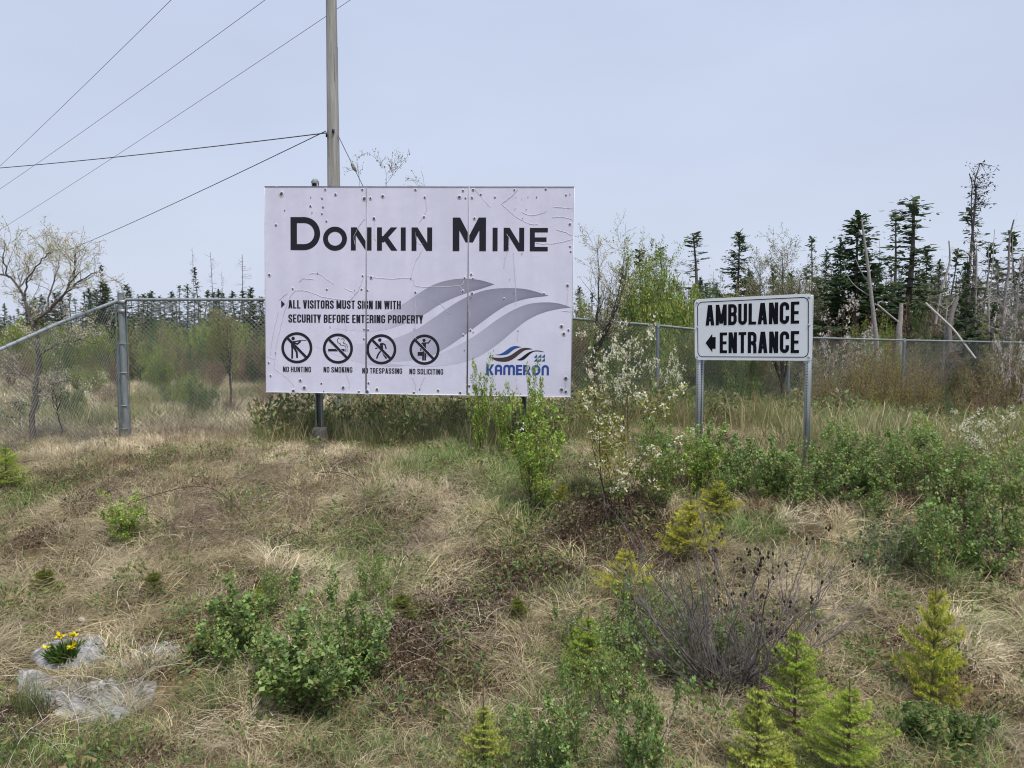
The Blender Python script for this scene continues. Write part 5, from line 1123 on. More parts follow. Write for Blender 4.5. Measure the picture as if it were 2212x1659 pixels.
protos['thicket'] = snag('dead_tree', 69, 5, .1, 34, 1.1, (.33, .30, .28), .5, 2, r=.05)
items = [  # proto, px, top y, distance, width factor, category, describing words
    ('spruce_thin', 1496, 505, 36, 1.8, 'tall slim dark spruce against the sky above the left corner of the ambulance sign', 'spruce'),
    ('spruce_full', 1590, 503, 36, 1.25, 'tall evenly tiered dark spruce above the middle of the ambulance sign', 'spruce'),
    ('spruce_thin', 1425, 537, 38, 1.2, 'slim spruce above the bright green willow', 'spruce'), ('spruce_club', 1383, 540, 38, 1.5, 'club-topped spruce left of the slim one above the bright willow', 'spruce'),
    ('spruce_thin', 1747, 512, 34, 1.0, 'ragged small-topped spruce above the right corner of the ambulance sign', 'spruce'), ('spruce_full', 1780, 545, 34, .6, 'short dark spruce left of the big dark fir', 'spruce'),
    ('spruce_full', 1615, 585, 37, .9, 'lower spruce leaning on the right side of the evenly tiered one', 'spruce'), ('spruce_full', 1510, 600, 37, .7, 'short spruce at the foot of the tall slim one', 'spruce'),
    ('fir_dark', 1843, 468, 24, 1.35, 'big dark fir rising behind the blossom bush', 'fir'), ('fir_dark', 1806, 525, 25, .7, 'smaller dark fir on the left flank of the big dark fir', 'fir'),
    ('spruce_open', 1955, 430, 24, 2.0, 'tallest layered spruce with open branches near the fence', 'spruce'), ('spruce_thin', 1925, 462, 26, 1.2, 'wispy spruce just left of the tallest layered spruce', 'spruce'), ('spruce_full', 1990, 545, 27, 1.0, 'bushy spruce right of the tallest layered spruce', 'spruce'),
    ('spruce_thin', 2088, 450, 27, 1.4, 'narrow shaggy spruce behind the windswept one', 'spruce'), ('fir_dark', 2082, 568, 22, .6, 'small bright dark fir before the dead grey trees', 'fir'), ('spruce_club', 2045, 540, 30, 1.0, 'ragged club-topped spruce left of the small fir', 'spruce'),
    ('spruce_club', 2185, 500, 30, 1.3, 'grey-green ragged spruce near the right edge', 'spruce'), ('spruce_full', 2200, 560, 26, .9, 'dark spruce cut by the right edge', 'spruce'), ('spruce_full', 2020, 590, 30, .8, 'shaggy spruce behind the white fallen log', 'spruce'),
    ('spruce_full', 1885, 575, 28, 1.1, 'dark spruce in shade behind the leaning grey snag', 'spruce'), ('fir_dark', 2140, 660, 22, .7, 'dark fir low behind the fence at the right', 'fir'), ('spruce_full', 1930, 610, 27, 1.2, 'dark spruce filling the gap behind the tallest layered spruce', 'spruce'),
    ('spruce_full', 1700, 590, 36, 1.1, 'dark spruce low above the right end of the ambulance sign', 'spruce'), ('spruce_club', 1665, 575, 36, 1.0, 'club-topped spruce above the ambulance sign', 'spruce'), ('spruce_full', 1340, 580, 38, 1.0, 'dark spruce behind the pale budding tree', 'spruce'),
    ('spruce_club', 2120, 530, 32, 1.2, 'club-topped spruce among the dead grey trees', 'spruce'), ('spruce_full', 2230, 640, 24, 1.0, 'dark spruce behind the pink blossoming bush', 'spruce'), ('spruce_full', 1760, 600, 30, 1.0, 'bushy spruce left of the big dark fir', 'spruce'),
    ('spruce_full', 1800, 640, 30, 1.3, 'low dark spruce behind the blossom bush', 'spruce'), ('spruce_full', 1870, 650, 27, 1.3, 'low shaded spruce beside the blossom bush', 'spruce'), ('spruce_full', 1980, 650, 28, 1.3, 'low shaded spruce behind the broken stump', 'spruce'),
    ('spruce_full', 2050, 660, 28, 1.3, 'low shaded spruce behind the fallen log', 'spruce'), ('spruce_full', 2110, 680, 28, 1.3, 'low shaded spruce behind the tangle of dead branches', 'spruce'), ('spruce_full', 2180, 680, 27, 1.3, 'low shaded spruce near the right edge', 'spruce'),
    ('snag_c', 2155, 478, 26, 1.3, 'thick bare broken trunk standing near the right edge', 'dead tree'), ('snag_b', 2125, 470, 27, .8, 'pale dead tree with curving branches left of the thick bare trunk', 'dead tree'), ('snag_b', 2180, 480, 28, .6, 'pale slender dead tree right of the thick bare trunk', 'dead tree'),
    ('snag_a', 2198, 530, 29, .6, 'thin dead spruce at the right edge', 'dead tree'), ('snag_b', 2030, 530, 26, .35, 'white curved dead stem left of the small fir', 'dead tree'), ('thicket', 2070, 600, 25, 1.2, 'grey dead thicket tree behind the small fir', 'dead tree'), ('thicket', 2150, 600, 25, 1.3, 'grey dead tree full of twigs around the thick bare trunk', 'dead tree'),
    ('thicket', 2205, 600, 25, 1.2, 'grey dead tree full of twigs at the right edge', 'dead tree'), ('thicket', 1920, 600, 26, 1.0, 'grey dead twiggy tree under the tallest layered spruce', 'dead tree'), ('thicket', 1990, 600, 26, 1.2, 'grey dead twiggy tree left of the white curved stem', 'dead tree'),
    ('thicket', 1730, 600, 28, .8, 'brown dead twiggy tree above the right end of the ambulance sign', 'dead tree'), ('snag_c', 1700, 545, 27, .6, 'thin bare snag above the right half of the ambulance sign', 'dead tree'), ('snag_a', 1770, 570, 30, .5, 'thin dark dead spruce left of the big dark fir', 'dead tree'),
    ('snag_a', 1893, 525, 29, .5, 'thin straight dead spruce right of the leaning grey snag', 'dead tree'), ('thicket', 1480, 620, 29, .8, 'brown dead twiggy tree left above the ambulance sign', 'dead tree'), ('snag_a', 1540, 590, 38, .6, 'thin dead spruce between the two tall spruces above the ambulance sign', 'dead tree'),
    ('thicket', 2105, 520, 22, 1.3, 'pale dead twiggy tree right of the windswept spruce', 'dead tree'), ('thicket', 2175, 545, 21, 1.3, 'pale dead tree with a fan of twigs in front of the thick bare trunk', 'dead tree'), ('snag_b', 2140, 500, 22, .8, 'pale dead tree with curved limbs crossing the thick bare trunk', 'dead tree'), ('thicket', 2035, 640, 21, 1.2, 'low pale dead twiggy tree beside the fallen log', 'dead tree'), ('thicket', 2215, 560, 20, 1.2, 'pale dead tree cut by the right edge', 'dead tree'),
    # the line of trees on the left
    ('snag_a', 425, 538, 62, .5, 'bare needle-thin dead spruce, tallest in the far line left of the mine sign', 'dead tree'), ('snag_a', 466, 548, 62, .9, 'dead spruce with short branches second from the tallest in the far line', 'dead tree'), ('snag_a', 527, 552, 62, 1.1, 'dead spruce with spreading branches closest to the mine sign', 'dead tree'), ('snag_a', 487, 590, 63, .7, 'short dead spruce between two taller ones in the far line', 'dead tree'),
    ('spruce_club', 222, 574, 60, .8, 'lone club-topped spruce left of the corner post', 'spruce'), ('spruce_club', 433, 578, 62, .9, 'club-topped spruce under the needle-thin dead one', 'spruce'), ('spruce_full', 232, 610, 60, 1.1, 'dark spruce under the lone club-topped one', 'spruce'), ('spruce_full', 15, 657, 50, .8, 'small dark spruce alone at the left edge', 'spruce')]
for pr, px, top, Y, wf, lab, cat in items:
    b, h = tall(px, top, Y); s = h / dims_of(pr)[1]
    nm = {'snag_a': 'dead_spruce', 'snag_b': 'dead_tree', 'snag_c': 'bare_snag', 'thicket': 'dead_tree'}.get(pr)
    put(pr, b, s * wf * (1 if pr in ('snag_a', 'snag_b', 'snag_c', 'thicket') else 1.45), s, None, lab, cat, {'spruce': 'spruces behind the fence', 'fir': 'dark firs behind the fence', 'dead tree': 'dead trees behind the fence'}[cat])
r_ = np.random.default_rng(77); belt = []
for k, px in enumerate(np.arange(-60, 640, 12)):
    px = px + r_.uniform(-5, 5); pr = r_.choice(['spruce_full', 'spruce_full', 'spruce_club', 'spruce_thin', 'spruce_open']); top = r_.normal(634, 9) + (12 if px < 120 else 0) + (28 if px < 60 else 0) + (6 if px > 560 else 0)
    Y = r_.uniform(58, 70); b, h = tall(px, top, Y); s = h / dims_of(pr)[1]
    belt.append((px, pr, put(pr, b, s * r_.uniform(1.5, 2.3), s, None, 'x', 'spruce', 'distant tree line'), 'far tree line'))
for k, px in enumerate(np.arange(1240, 2300, 17)):
    px = px + r_.uniform(-6, 6); pr = r_.choice(['spruce_full', 'spruce_club', 'spruce_thin', 'thicket']); top = r_.normal(625, 16) - (25 if px > 1720 else 0); Y = r_.uniform(40, 52); b, h = tall(px, top, Y); s = h / dims_of(pr)[1]
    belt.append((px, pr, put(pr, b, s * r_.uniform(1.4, 2.2), s, None, 'x', 'dead tree' if pr == 'thicket' else 'spruce', 'woodland belt'), 'woods at the back'))
ADJ = {'spruce_full': 'bushy spruce', 'spruce_club': 'club-topped spruce', 'spruce_thin': 'ragged spruce', 'spruce_open': 'open-branched spruce', 'thicket': 'dead twiggy tree'}
ORD = 'first second third fourth fifth sixth seventh eighth ninth tenth eleventh twelfth thirteenth fourteenth fifteenth sixteenth seventeenth eighteenth nineteenth twentieth'.split()
ZONE = [(-999, 250, 'left of the fence corner post'), (250, 580, 'between corner post and mine sign'), (580, 1245, 'behind the mine sign'), (1245, 1498, 'between the two signs'), (1498, 1755, 'above the ambulance sign'), (1755, 1960, 'right of the ambulance sign'), (1960, 9999, 'near the right edge')]
cnt = {}
for px, pr, o, where in sorted(belt, key=lambda q: q[0]):
    zn = next(z[2] for z in ZONE if z[0] <= px < z[1]); k = (where, pr, zn); i = cnt.get(k, 0); cnt[k] = i + 1
    o['label'] = '%s %s of the %s, %s' % (ORD[min(i, 19)], ADJ[pr], where, zn)
# windswept spruce, leaning snag, log and stump
def windswept():
    Y = 25; b = at_depth(2085, Y); L1 = [b] + [P(x, y, Y) for x, y in ((2090, 640), (2096, 560), (2103, 480), (2108, 420), (2106, 390), (2118, 352))]; L2 = [P(2101, 500, Y), P(2098, 440, Y + .3), P(2100, 400, Y + .3), P(2094, 375, Y + .2)]
    rt = empty('windswept_spruce', b); tag(rt, 'tall leaning windswept spruce with tufts only on its right side, highest against the sky', 'spruce')
    m = MB(); q = smooth_line(L1, 5); m.poly(q, np.linspace(.055, .014, len(q)), (.085, .07, .065), 7); m.poly(smooth_line(L2, 5), .016, (.085, .07, .065), 6); m.build('trunk', M_bark, rt)
    r_ = np.random.default_rng(5); m = MB(); c = MB()
    for x, y, n in ((2112, 420, 26), (2120, 405, 22), (2118, 440, 26), (2108, 405, 16), (2112, 380, 12), (2120, 354, 10), (2095, 510, 8), (2110, 455, 18)):
        e = P(x, y, Y); s = q[np.argmin(np.abs(q[:, 2] - e[2]))]
        for _ in range(n // 2 + 2):
            t = e + r_.normal(0, .18, 3); m.tubes([s], [t], .010, .004, (.085, .07, .065), 3); d = unit(r_.normal(size=(3, 3)) + [.6, 0, .3]); v, n_ = frames(d, r_); c.shapes(CLUMP, CLUMP_F, np.repeat(t[None], 3, 0) + r_.normal(0, .05, (3, 3)), d, v, n_, np.array([[.10, .035, .05]] * 3), (.055, .07, .04))
    m.build('branches', M_bark, rt, kind='stuff'); c.build('crown', M_needle, rt, kind='stuff')
windswept()
def bare_pole(name, pts, Y, r0, r1, lab, cat, col=(.30, .28, .26), dy=0, twigs=()):
    q = [P(x, y, Y + dy * k / (len(pts) - 1)) for k, (x, y) in enumerate(pts)]; m = MB(); s = smooth_line(q, 5); m.poly(s, np.linspace(r0, r1, len(s)), col, 8, True); o = tag(m.build(name, M_bark), lab, cat)
    for tw in twigs: m = MB(); s = smooth_line([P(x, y, Y + .1) for x, y in tw], 4); m.poly(s, np.linspace(r1 * .9, .008, len(s)), col, 6); b = m.build('branch', M_bark); b.parent = o
b_ = P(1898, 740, 21)
bare_pole('leaning_snag', [(1895, 790), (1893, 735), (1888, 690), (1880, 620), (1873, 560), (1866, 510), (1861, 470)], 20.5, .075, .02, 'slim grey leaning snag with two long side branches before the dark fir', 'dead tree',
          twigs=([(1880, 640), (1850, 620), (1832, 598), (1822, 570)], [(1878, 612), (1862, 590), (1848, 558)]))
bare_pole('fallen_log', [(2000, 655), (2032, 685), (2060, 712), (2085, 745), (2108, 775)], 20, .03, .022, 'pale barkless fallen log slanting down behind the fence', 'log', (.36, .33, .31), dy=-2.2)
bare_pole('broken_stump', [(1945, 790), (1942, 720), (1945, 690), (1947, 655)], 21, .10, .05, 'pale splintered stump under the tallest layered spruce', 'stump', (.33, .30, .27))
bare_pole('broken_stump', [(2052, 760), (2050, 715), (2056, 680), (2066, 650), (2070, 640)], 21, .09, .03, 'grey hooked broken stump touching the fallen log', 'stump', (.22, .20, .185))
bare_pole('fallen_branch', [(1895, 658), (1915, 675), (1940, 695)], 20.6, .03, .025, 'pale dead branch resting on the splintered stump', 'branch', (.38, .35, .32))
bare_pole('curved_dead_stem', [(2020, 700), (2030, 640), (2045, 590), (2052, 560), (2050, 520)], 24, .05, .02, 'whitish curved dead stem rising between the spruces at the right', 'dead tree', (.36, .34, .32))
# ---------------------------------------------------------------- grass and ground cover (scattered clumps)
tuft_cols = {}
def tuft(key, seed, n, R_, h, lean, droop, width, cols, weights, comb=.6, lv=4):
    """one clump of blades; comb = how much the blades all lie towards +x"""
    r_ = np.random.default_rng(seed); az = r_.uniform(0, 6.28, n); rad = R_ * np.sqrt(r_.random(n)); base = np.stack([np.cos(az) * rad, np.sin(az) * rad, np.full(n, -.02)], 1)
    a2 = az + r_.normal(0, .9, n); d = np.stack([np.cos(a2) * (1 - comb) + comb, np.sin(a2) * (1 - comb) + r_.normal(0, .25, n) * comb], 1); d /= np.hypot(*d.T)[:, None]
    hh = h * r_.uniform(.45, 1.15, n); ln = lean * r_.uniform(.5, 1.3, n); dr = droop * r_.uniform(.6, 1.3, n); w = width * np.exp(r_.normal(-.1, .38, n))
    c = np.array(cols)[r_.choice(len(cols), n, p=np.array(weights) / sum(weights))] * r_.uniform(.72, 1.25, (n, 1)); curl = r_.normal(0, .75, n)
    V = []; C = []
    for k in range(lv + 1):
        t = k / lv; ang = curl * t; dx = d[:, 0] * np.cos(ang) - d[:, 1] * np.sin(ang); dy = d[:, 0] * np.sin(ang) + d[:, 1] * np.cos(ang)
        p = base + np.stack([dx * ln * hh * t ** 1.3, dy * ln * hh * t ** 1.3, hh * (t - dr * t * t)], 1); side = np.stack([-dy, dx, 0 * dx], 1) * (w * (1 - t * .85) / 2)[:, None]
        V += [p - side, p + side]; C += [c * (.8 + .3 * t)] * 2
    V = np.stack(V, 1); m = 2 * (lv + 1); f = np.array([[2 * k, 2 * k + 1, 2 * k + 3, 2 * k + 2] for k in range(lv)]); F = (f[None] + (np.arange(n) * m)[:, None, None]).reshape(-1, 4)
    b = MB(); b.add(V.reshape(-1, 3), F, np.stack(C, 1).reshape(-1, 3)); return b
STRAW = [(.59, .49, .30), (.72, .63, .44), (.45, .37, .24), (.31, .26, .165), (.27, .31, .12)]
def new_set(name, mat_, builders):
    c = bpy.data.collections.new(name)
    for k, b in enumerate(builders):
        o = bpy.data.objects.new('%s_%02d' % (name, k), b.mesh('%s_%02d' % (name, k), mat_)); c.objects.link(o)
    return c
S = {}
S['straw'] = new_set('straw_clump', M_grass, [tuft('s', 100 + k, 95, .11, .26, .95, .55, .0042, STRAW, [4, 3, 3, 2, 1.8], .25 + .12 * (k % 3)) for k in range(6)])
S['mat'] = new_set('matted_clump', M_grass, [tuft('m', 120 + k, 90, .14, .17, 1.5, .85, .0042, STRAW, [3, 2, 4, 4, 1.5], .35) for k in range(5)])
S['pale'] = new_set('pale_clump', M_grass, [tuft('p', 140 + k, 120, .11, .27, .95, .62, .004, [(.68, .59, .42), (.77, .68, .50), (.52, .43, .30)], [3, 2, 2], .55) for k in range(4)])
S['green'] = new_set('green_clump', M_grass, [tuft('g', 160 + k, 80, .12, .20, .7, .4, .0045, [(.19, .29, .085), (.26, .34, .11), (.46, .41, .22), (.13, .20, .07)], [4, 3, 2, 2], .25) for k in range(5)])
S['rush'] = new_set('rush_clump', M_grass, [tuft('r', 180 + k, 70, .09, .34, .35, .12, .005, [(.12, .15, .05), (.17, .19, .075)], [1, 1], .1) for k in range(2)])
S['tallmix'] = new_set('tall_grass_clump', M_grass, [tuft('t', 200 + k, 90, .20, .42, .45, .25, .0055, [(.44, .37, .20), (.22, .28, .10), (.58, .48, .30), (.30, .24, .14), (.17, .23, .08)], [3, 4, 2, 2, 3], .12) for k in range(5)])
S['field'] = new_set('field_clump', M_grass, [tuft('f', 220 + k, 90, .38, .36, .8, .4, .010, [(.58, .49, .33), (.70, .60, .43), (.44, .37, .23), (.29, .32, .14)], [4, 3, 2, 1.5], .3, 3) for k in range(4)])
def moss(seed, cols, n=260, h=.05, ls=.022):
    r_ = np.random.default_rng(seed); b = MB(); az = r_.uniform(0, 6.28, n); rad = .15 * np.sqrt(r_.random(n)); p = np.stack([np.cos(az) * rad, np.sin(az) * rad, r_.uniform(-.01, h, n)], 1); d = unit(r_.normal(size=(n, 3)) + [0, 0, .8])
    c = np.array(cols)[r_.integers(0, len(cols), n)]; leaves(b, p, d, ls, .55, (1, 1, 1), r_, .3, .3); b.C = [np.repeat(c, 5, 0) * r_.uniform(.7, 1.3, (n * 5, 1))]; return b
S['moss'] = new_set('moss_clump', M_leaf, [moss(240 + k, [(.12, .07, .055), (.18, .11, .08), (.08, .055, .045), (.14, .12, .055), (.40, .32, .21)]) for k in range(4)])
S['herb'] = new_set('leaf_clump', M_leaf, [moss(260 + k, [(.17, .26, .08), (.25, .32, .09), (.13, .20, .075), (.32, .27, .12)], 110, .11, .04) for k in range(4)])
S['under'] = new_set('undergrowth_clump', M_leaf, [moss(280 + k, [(.16, .22, .075), (.23, .28, .09), (.26, .19, .11), (.12, .17, .06), (.32, .28, .13)], 300, .32, .045) for k in range(4)])
def scatter(name, col, pts, rot, scl, label, cat, fam_n):
    me = bpy.data.meshes.new(name); n = len(pts); me.vertices.add(n); me.vertices.foreach_set('co', np.asarray(pts, np.float32).ravel())
    a = me.attributes.new('rot', 'FLOAT_VECTOR', 'POINT'); a.data.foreach_set('vector', np.asarray(rot, np.float32).ravel())
    a = me.attributes.new('scl', 'FLOAT', 'POINT'); a.data.foreach_set('value', np.asarray(scl, np.float32))
    a = me.attributes.new('pick', 'INT', 'POINT'); a.data.foreach_set('value', rng.integers(0, fam_n, n).astype(np.int32))
    o = bpy.data.objects.new(name, me); COL.objects.link(o); tag(o, label, cat, None, 'stuff')
    ng = bpy.data.node_groups.new(name, 'GeometryNodeTree'); ng.interface.new_socket('Geometry', in_out='INPUT', socket_type='NodeSocketGeometry'); ng.interface.new_socket('Geometry', in_out='OUTPUT', socket_type='NodeSocketGeometry')
    N = ng.nodes; L = ng.links; gi = N.new('NodeGroupInput'); go = N.new('NodeGroupOutput'); ip = N.new('GeometryNodeInstanceOnPoints'); ci = N.new('GeometryNodeCollectionInfo'); ci.inputs['Collection'].default_value = col; ci.inputs['Separate Children'].default_value = True; ci.inputs['Reset Children'].default_value = True
    ip.inputs['Pick Instance'].default_value = True
    def at(nm, ty, sock): q = N.new('GeometryNodeInputNamedAttribute'); q.data_type = ty; q.inputs['Name'].default_value = nm; L.new(q.outputs['Attribute'], ip.inputs[sock])
    at('rot', 'FLOAT_VECTOR', 'Rotation'); at('scl', 'FLOAT', 'Scale'); at('pick', 'INT', 'Instance Index')
    L.new(gi.outputs[0], ip.inputs['Points']); L.new(ci.outputs[0], ip.inputs['Instance']); L.new(ip.outputs[0], go.inputs[0])
    md = o.modifiers.new('clumps', 'NODES'); md.node_group = ng; return o
def blob(x, y, cx, cy, rx, ry):
    """soft spot round picture point (cx, cy) on the ground"""
    c = G(cx, cy); e = G(cx + rx, cy); f = G(cx, cy - ry); a = max(.08, abs(e[0] - c[0])); b = max(.08, abs(f[1] - c[1])); return np.exp(-(((x - c[0]) / a) ** 2 + ((y - c[1]) / b) ** 2) ** 1.3)
def blobs(x, y, lst):
    t = 0 * x
    for q in lst: t = np.maximum(t, blob(x, y, *q))
    return t
def grid(x0, x1, y0, y1, step):
    gx_, gy_ = np.meshgrid(np.arange(x0, x1, step), np.arange(y0, y1, step)); n = gx_.size; return gx_.ravel() + rng.uniform(-.5, .5, n) * step, gy_.ravel() + rng.uniform(-.5, .5, n) * step
def rots(x, y, jit=.5, base=None):
    e = .12; sx = (H(x + e, y) - H(x - e, y)) / (2 * e); sy = (H(x, y + e) - H(x, y - e)) / (2 * e)
    az = np.arctan2(-sy * 1.0 - .15, -sx) if base is None else np.full_like(x, base)
    az = az + (fbm(x * .9, y * .9, 31, 2) - .5) * 5.5 + rng.normal(0, jit, len(x)); k = .75
    # tilt to the slope, then turn about the vertical
    cz, sn = np.cos(-az), np.sin(-az); lx = sx * cz - sy * sn; ly = sx * sn + sy * cz
    return np.stack([np.arctan(ly) * k, -np.arctan(lx) * k, az], 1)
from math import inf
def inside(x, y, poly):
    c = np.zeros(len(x), bool); n = len(poly)
    for i in range(n):
        x0, y0 = poly[i][:2]; x1, y1 = poly[(i + 1) % n][:2]; c ^= ((y0 > y) != (y1 > y)) & (x < (x1 - x0) * (y - y0) / (y1 - y0 + 1e-12) + x0)
    return c
x, y = grid(-11.5, 11.5, 1.8, 12.2, .115)
ok = np.abs(x) < y * .82 + 1.6; x, y = x[ok], y[ok]
rocky = inside(x, y, rk1) | inside(x, y, rk2) | inside(x, y, rk3); hollow = blob(x, y, 255, 1462, 75, 30) > .4
keep = ~rocky | (rng.random(len(x)) < .22) | hollow; x, y = x[keep], y[keep]
mossy = blobs(x, y, [(900, 1400, 110, 60), (1010, 1330, 110, 60), (960, 1470, 120, 40), (1080, 1260, 90, 60), (1300, 1130, 110, 50), (1180, 1240, 60, 40), (1360, 1180, 70, 35), (1660, 1450, 60, 30), (1540, 1470, 70, 30), (830, 1470, 50, 20)]) * (.55 + .6 * fbm(x * 3, y * 3, 9, 2))
pale = blobs(x, y, [(950, 1090, 110, 60), (1000, 990, 80, 40), (640, 990, 110, 40), (240, 1250, 80, 60), (700, 1260, 120, 60), (1760, 1300, 120, 90), (1850, 1180, 60, 40), (1430, 1600, 60, 60), (2120, 1400, 80, 60), (2140, 1600, 60, 60), (1250, 1190, 60, 40), (30, 1380, 50, 60), (1680, 1140, 60, 20),
                   (300, 960, 160, 40), (270, 1465, 70, 25), (560, 1580, 150, 30), (1550, 1560, 60, 50)]) * (.42 + .5 * fbm(x * 2, y * 2, 12, 2))
green = blobs(x, y, [(760, 1180, 100, 70), (820, 1120, 60, 50), (700, 1250, 60, 30), (640, 1560, 120, 40), (300, 1590, 150, 40), (460, 1480, 70, 60), (800, 1620, 120, 40), (60, 1620, 120, 40), (2100, 1300, 80, 50), (2050, 1620, 150, 80), (1150, 1000, 140, 60), (1000, 960, 80, 30), (1600, 1150, 100, 40),
                    (1980, 1250, 130, 40), (40, 1100, 60, 50), (850, 1260, 50, 40), (700, 1390, 90, 60), (1150, 1600, 120, 90), (1450, 1400, 160, 100)]) * (.5 + .7 * fbm(x * 2.4, y * 2.4, 15, 2))
lush = np.clip((x - .31 * y + .2) / 1.2, 0, 1) * np.clip((y - 5.9) / 1.0, 0, 1)
r = rng.random(len(x)); nz_ = fbm(x * .8, y * .8, 18, 2)
kind = np.full(len(x), 'straw ', dtype='<U8'); kind[:] = 'straw'
kind[(rng.random(len(x)) < .42)] = 'mat'
kind[(pale > rng.uniform(.2, .8, len(x)))] = 'pale'
kind[(green + np.clip(nz_ - .55, 0, 1) * 1.3 > rng.uniform(.3, 1.0, len(x)))] = 'green'
bottom = np.clip((3.6 - y) / .6, 0, 1) * .45; kind[rng.random(len(x)) < bottom] = 'green'
kind[(mossy > rng.uniform(.18, .5, len(x)))] = 'moss'
lk = lush > rng.uniform(.25, 1.0, len(x)); q = rng.random(len(x)); kind[lk & (q < .5)] = 'tallmix'; kind[lk & (q >= .5) & (q < .8)] = 'green'; kind[lk & (q >= .8)] = 'herb'
kind[(kind == 'green') & (rng.random(len(x)) < .12)] = 'herb'
beh = (y > 9.2) & (x > -3); q = rng.random(len(x)); kind[beh & (q < .55)] = 'tallmix'
z = H(x, y)
thin = (fbm(x * 1.7, y * 1.7, 81, 3) < .43) & np.isin(kind, ['straw', 'mat']) & (rng.random(len(x)) < .75); kind[thin] = np.where(rng.random(thin.sum()) < .35, 'moss', 'none')
for pq in ((690, 948), (1130, 930)):
    a_ = P(pq[0], pq[1], 9.3); kind[(np.abs(x - a_[0] * y / 9.3) < .16) & (y > 8.5) & (y < 9.6) & (kind != 'mat')] = 'none'
INFO = {'straw': ('dry_grass', 'dry straw-coloured grass combed down the bank', 'grass'), 'mat': ('matted_grass', 'brown matted dead grass lying flat on the bank', 'grass'), 'pale': ('pale_grass', 'pale tussocks of dead grass on the bank', 'grass'),
        'green': ('green_grass', 'short fresh green grass between the dry tufts', 'grass'), 'moss': ('brown_moss', 'dark brown creeping moss patches on the bank', 'moss'), 'tallmix': ('tall_grass', 'tall mixed green and brown grass around the signs', 'grass'), 'herb': ('leafy_ground_cover', 'small green leaves covering the ground in spots', 'ground cover')}
for k, (nm, lab, cat) in INFO.items():
    s = kind == k
    if k == 'mat': s = s | ((kind == 'straw') & (rng.random(len(x)) < .35)) | (kind == 'pale') & (rng.random(len(x)) < .3)
    pts = np.stack([x[s], y[s], z[s] - (.0 if k != 'moss' else .005)], 1); sc = rng.uniform(.65, 1.25, s.sum()) * (.82 if k in ('straw', 'pale') else 1)
    sc *= np.clip(.55 + (pts[:, 1] - 2.5) * .2, .55, 1.15 if k in ('straw', 'pale') else 1.05)
    if k == 'tallmix': sc *= np.clip((pts[:, 1] - 5.2) / 2.5, .45, 1.15)
    if k == 'moss': sc *= 1.15
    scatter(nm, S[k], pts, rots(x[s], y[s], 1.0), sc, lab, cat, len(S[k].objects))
# rushes on the rock and a few on the bank
pp = [G(a, b) for a, b in ((60, 1545), (75, 1550), (50, 1535), (90, 1545), (330, 1450), (215, 1640))]; pp = np.array(pp); scatter('rush_clumps', S['rush'], pp, np.stack([0 * pp[:, 0], 0 * pp[:, 0], rng.uniform(0, 6, len(pp))], 1), np.full(len(pp), .6), 'upright dark green rushes in front of the grey rock', 'rushes', 2)
# the field and undergrowth beyond the fence
x, y = grid(-22, 3, 12, 42, .30); ok = (x > -y * .8 - 2); x, y = x[ok], y[ok]; g_ = fbm(x * .35, y * .35, 44, 2)
gr = g_ > .56; s = ~gr; scatter('field_grass', S['field'], np.stack([x[s], y[s], H(x[s], y[s])], 1), rots(x[s], y[s], .6), rng.uniform(.6, 1.2, s.sum()), 'pale dry grass covering the flat field behind the fence', 'grass', 4)
s = gr; scatter('field_grass', S['tallmix'], np.stack([x[s], y[s], H(x[s], y[s])], 1), rots(x[s], y[s], .6), rng.uniform(.8, 1.5, s.sum()), 'greener rough grass patches in the flat field', 'grass', 5)
x, y = grid(-3, 26, 9.4, 34, .26); ok = (x < y * .8 + 1.5) & (x > -3 + (y - 9.4) * .05) & ((x > .09 * y) | (y < 14)); x, y = x[ok], y[ok]; q = rng.random(len(x))
s = q < .42; scatter('rough_undergrowth', S['tallmix'], np.stack([x[s], y[s], H(x[s], y[s])], 1), rots(x[s], y[s], 1), rng.uniform(.9, 1.6, s.sum()), 'rough green-brown grass on both sides of the fence', 'undergrowth', 5)
s = q > .5; scatter('leafy_undergrowth', S['under'], np.stack([x[s], y[s], H(x[s], y[s])], 1), rots(x[s], y[s], 2), rng.uniform(.9, 2.0, s.sum()), 'low leafy undergrowth behind the ambulance sign', 'undergrowth', 4)
def stalks(seed, n=9, h=.38):
    r_ = np.random.default_rng(seed); b = MB()
    for _ in range(n):
        p = np.array([*r_.normal(0, .10, 2), -.02]); d = unit(np.array([*r_.normal(0, .28, 2), 1.0])); l = h * r_.uniform(.5, 1.1); q = [p]
        for k in range(4): d = unit(d + r_.normal(0, .12, 3)); q.append(q[-1] + d * l / 4)
        c = np.array((.36, .27, .19)) * r_.uniform(.5, 1.3); b.poly(q, np.linspace(.0022, .0012, 5), c, 3)
        for k in range(3): e = q[-1 - k // 2]; b.tubes([e], [e + unit(r_.normal(size=3) + [0, 0, 1]) * .06], .0015, .001, c, 3)
    return b
S['stalk'] = new_set('stalk_clump', M_grass, [stalks(300 + k) for k in range(6)])
x, y = grid(-9, 10, 4.2, 12, .32); ok = (np.abs(x) < y * .8 + 1) & (fbm(x * .9, y * .9, 61, 2) > .42); x, y = x[ok], y[ok]
scatter('dry_stalks', S['stalk'], np.stack([x, y, H(x, y)], 1), np.stack([0 * x, 0 * x, rng.uniform(0, 6.28, len(x))], 1), rng.uniform(.45, 1.1, len(x)) * np.clip((y - 3) / 4, .5, 1), 'thin upright brown stalks standing scattered over the bank', 'dry stalks', 6)
x, y = grid(-8, 9, 2.6, 10, .30); ok = (np.abs(x) < y * .8 + 1) & (fbm(x * .7, y * .7, 71, 2) > .46) & ~inside(x, y, rk1); x, y = x[ok], y[ok]
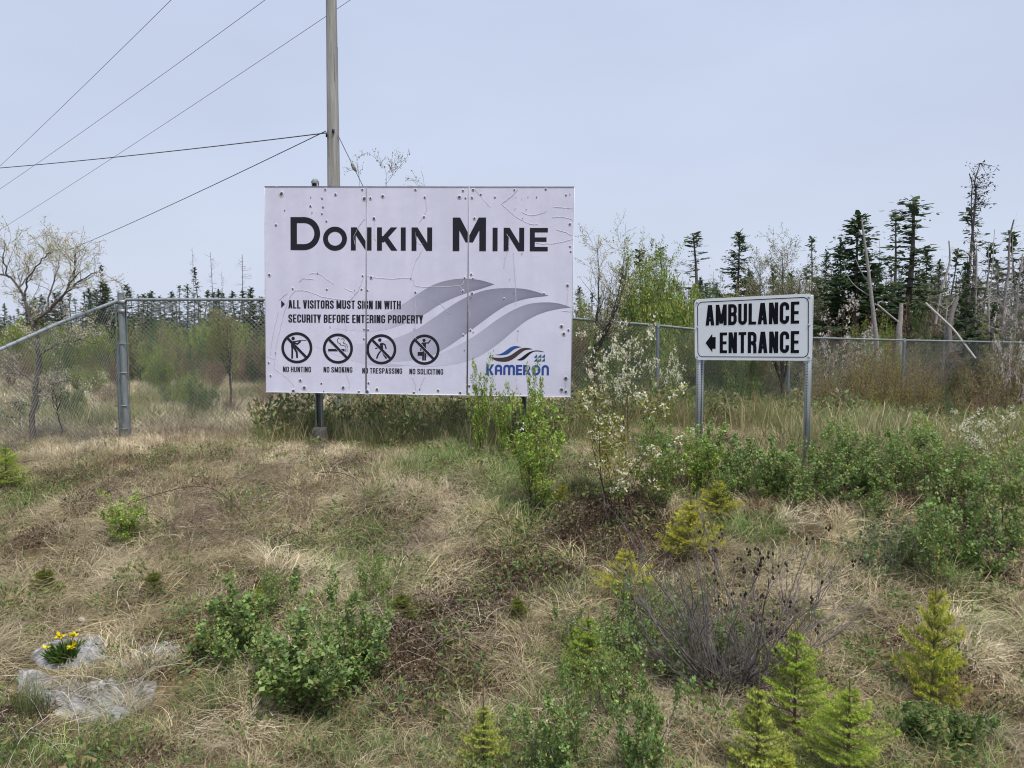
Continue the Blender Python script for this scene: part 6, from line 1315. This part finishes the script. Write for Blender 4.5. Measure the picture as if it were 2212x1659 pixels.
scatter('small_herbs', S['herb'], np.stack([x, y, H(x, y) + .03], 1), rots(x, y, 2), rng.uniform(.5, 1.1, len(x)), 'small green leafy weeds dotted through the dry grass', 'weeds', 4)
# loose dead stems lying on the bank
m = MB(); r_ = np.random.default_rng(90)
spots = [(260, 1480, 180, 40, 16, (.50, .44, .38)), (60, 1600, 80, 60, 14, (.46, .42, .38)), (440, 1130, 160, 80, 160, (.26, .19, .16)), (650, 1080, 200, 60, 110, (.17, .125, .105)), (400, 1120, 160, 80, 120, (.15, .11, .10)), (700, 1000, 300, 40, 80, (.16, .12, .10)), (830, 1180, 140, 90, 90, (.30, .24, .19)), (950, 1350, 200, 100, 110, (.28, .23, .19)),
         (1550, 1470, 130, 40, 140, (.16, .14, .135)), (1900, 1200, 120, 60, 40, (.2, .18, .17)), (1450, 1060, 250, 60, 50, (.25, .2, .16)), (1800, 1350, 250, 120, 40, (.3, .24, .18)), (1250, 1100, 200, 60, 50, (.2, .15, .13)), (700, 1500, 600, 120, 60, (.36, .3, .22)), (1900, 1050, 300, 60, 80, (.25, .18, .13)), (1150, 960, 200, 50, 70, (.25, .19, .15)), (600, 960, 250, 40, 70, (.24, .18, .15))]
for cx, cy, sx, sy, n, c in spots:
    for _ in range(n):
        g0 = G(cx + r_.normal(0, sx * .5), min(1655, cy + r_.normal(0, sy * .5))); az = r_.uniform(0, 6.28); l = r_.uniform(.12, .5); arch_ = r_.uniform(.0, .14) * l; bend = r_.normal(0, .25); j0 = r_.uniform(.03, .08); q = []
        for t in np.linspace(0, 1, 6): xx = g0[0] + math.cos(az + t * bend) * l * t; yy = g0[1] + math.sin(az + t * bend) * l * t; q.append((xx, yy, float(H(xx, yy)) + .10 * t * (1 - t) * 4 * arch_ / .1 + j0 + .006 * r_.random()))
        m.poly(np.array(q), np.linspace(.0021, .0010, 6), np.array(c) * r_.uniform(.7, 1.3), 4)
tag(m.build('dead_stems', M_bark), 'loose dead stems and twigs lying in the grass', 'twigs', None, 'stuff')
for o in bpy.data.objects:
    if '_used' in o: del o['_used']
for k, r in list(protos.items()):
    if not r.get('label'): print('UNUSED', k)
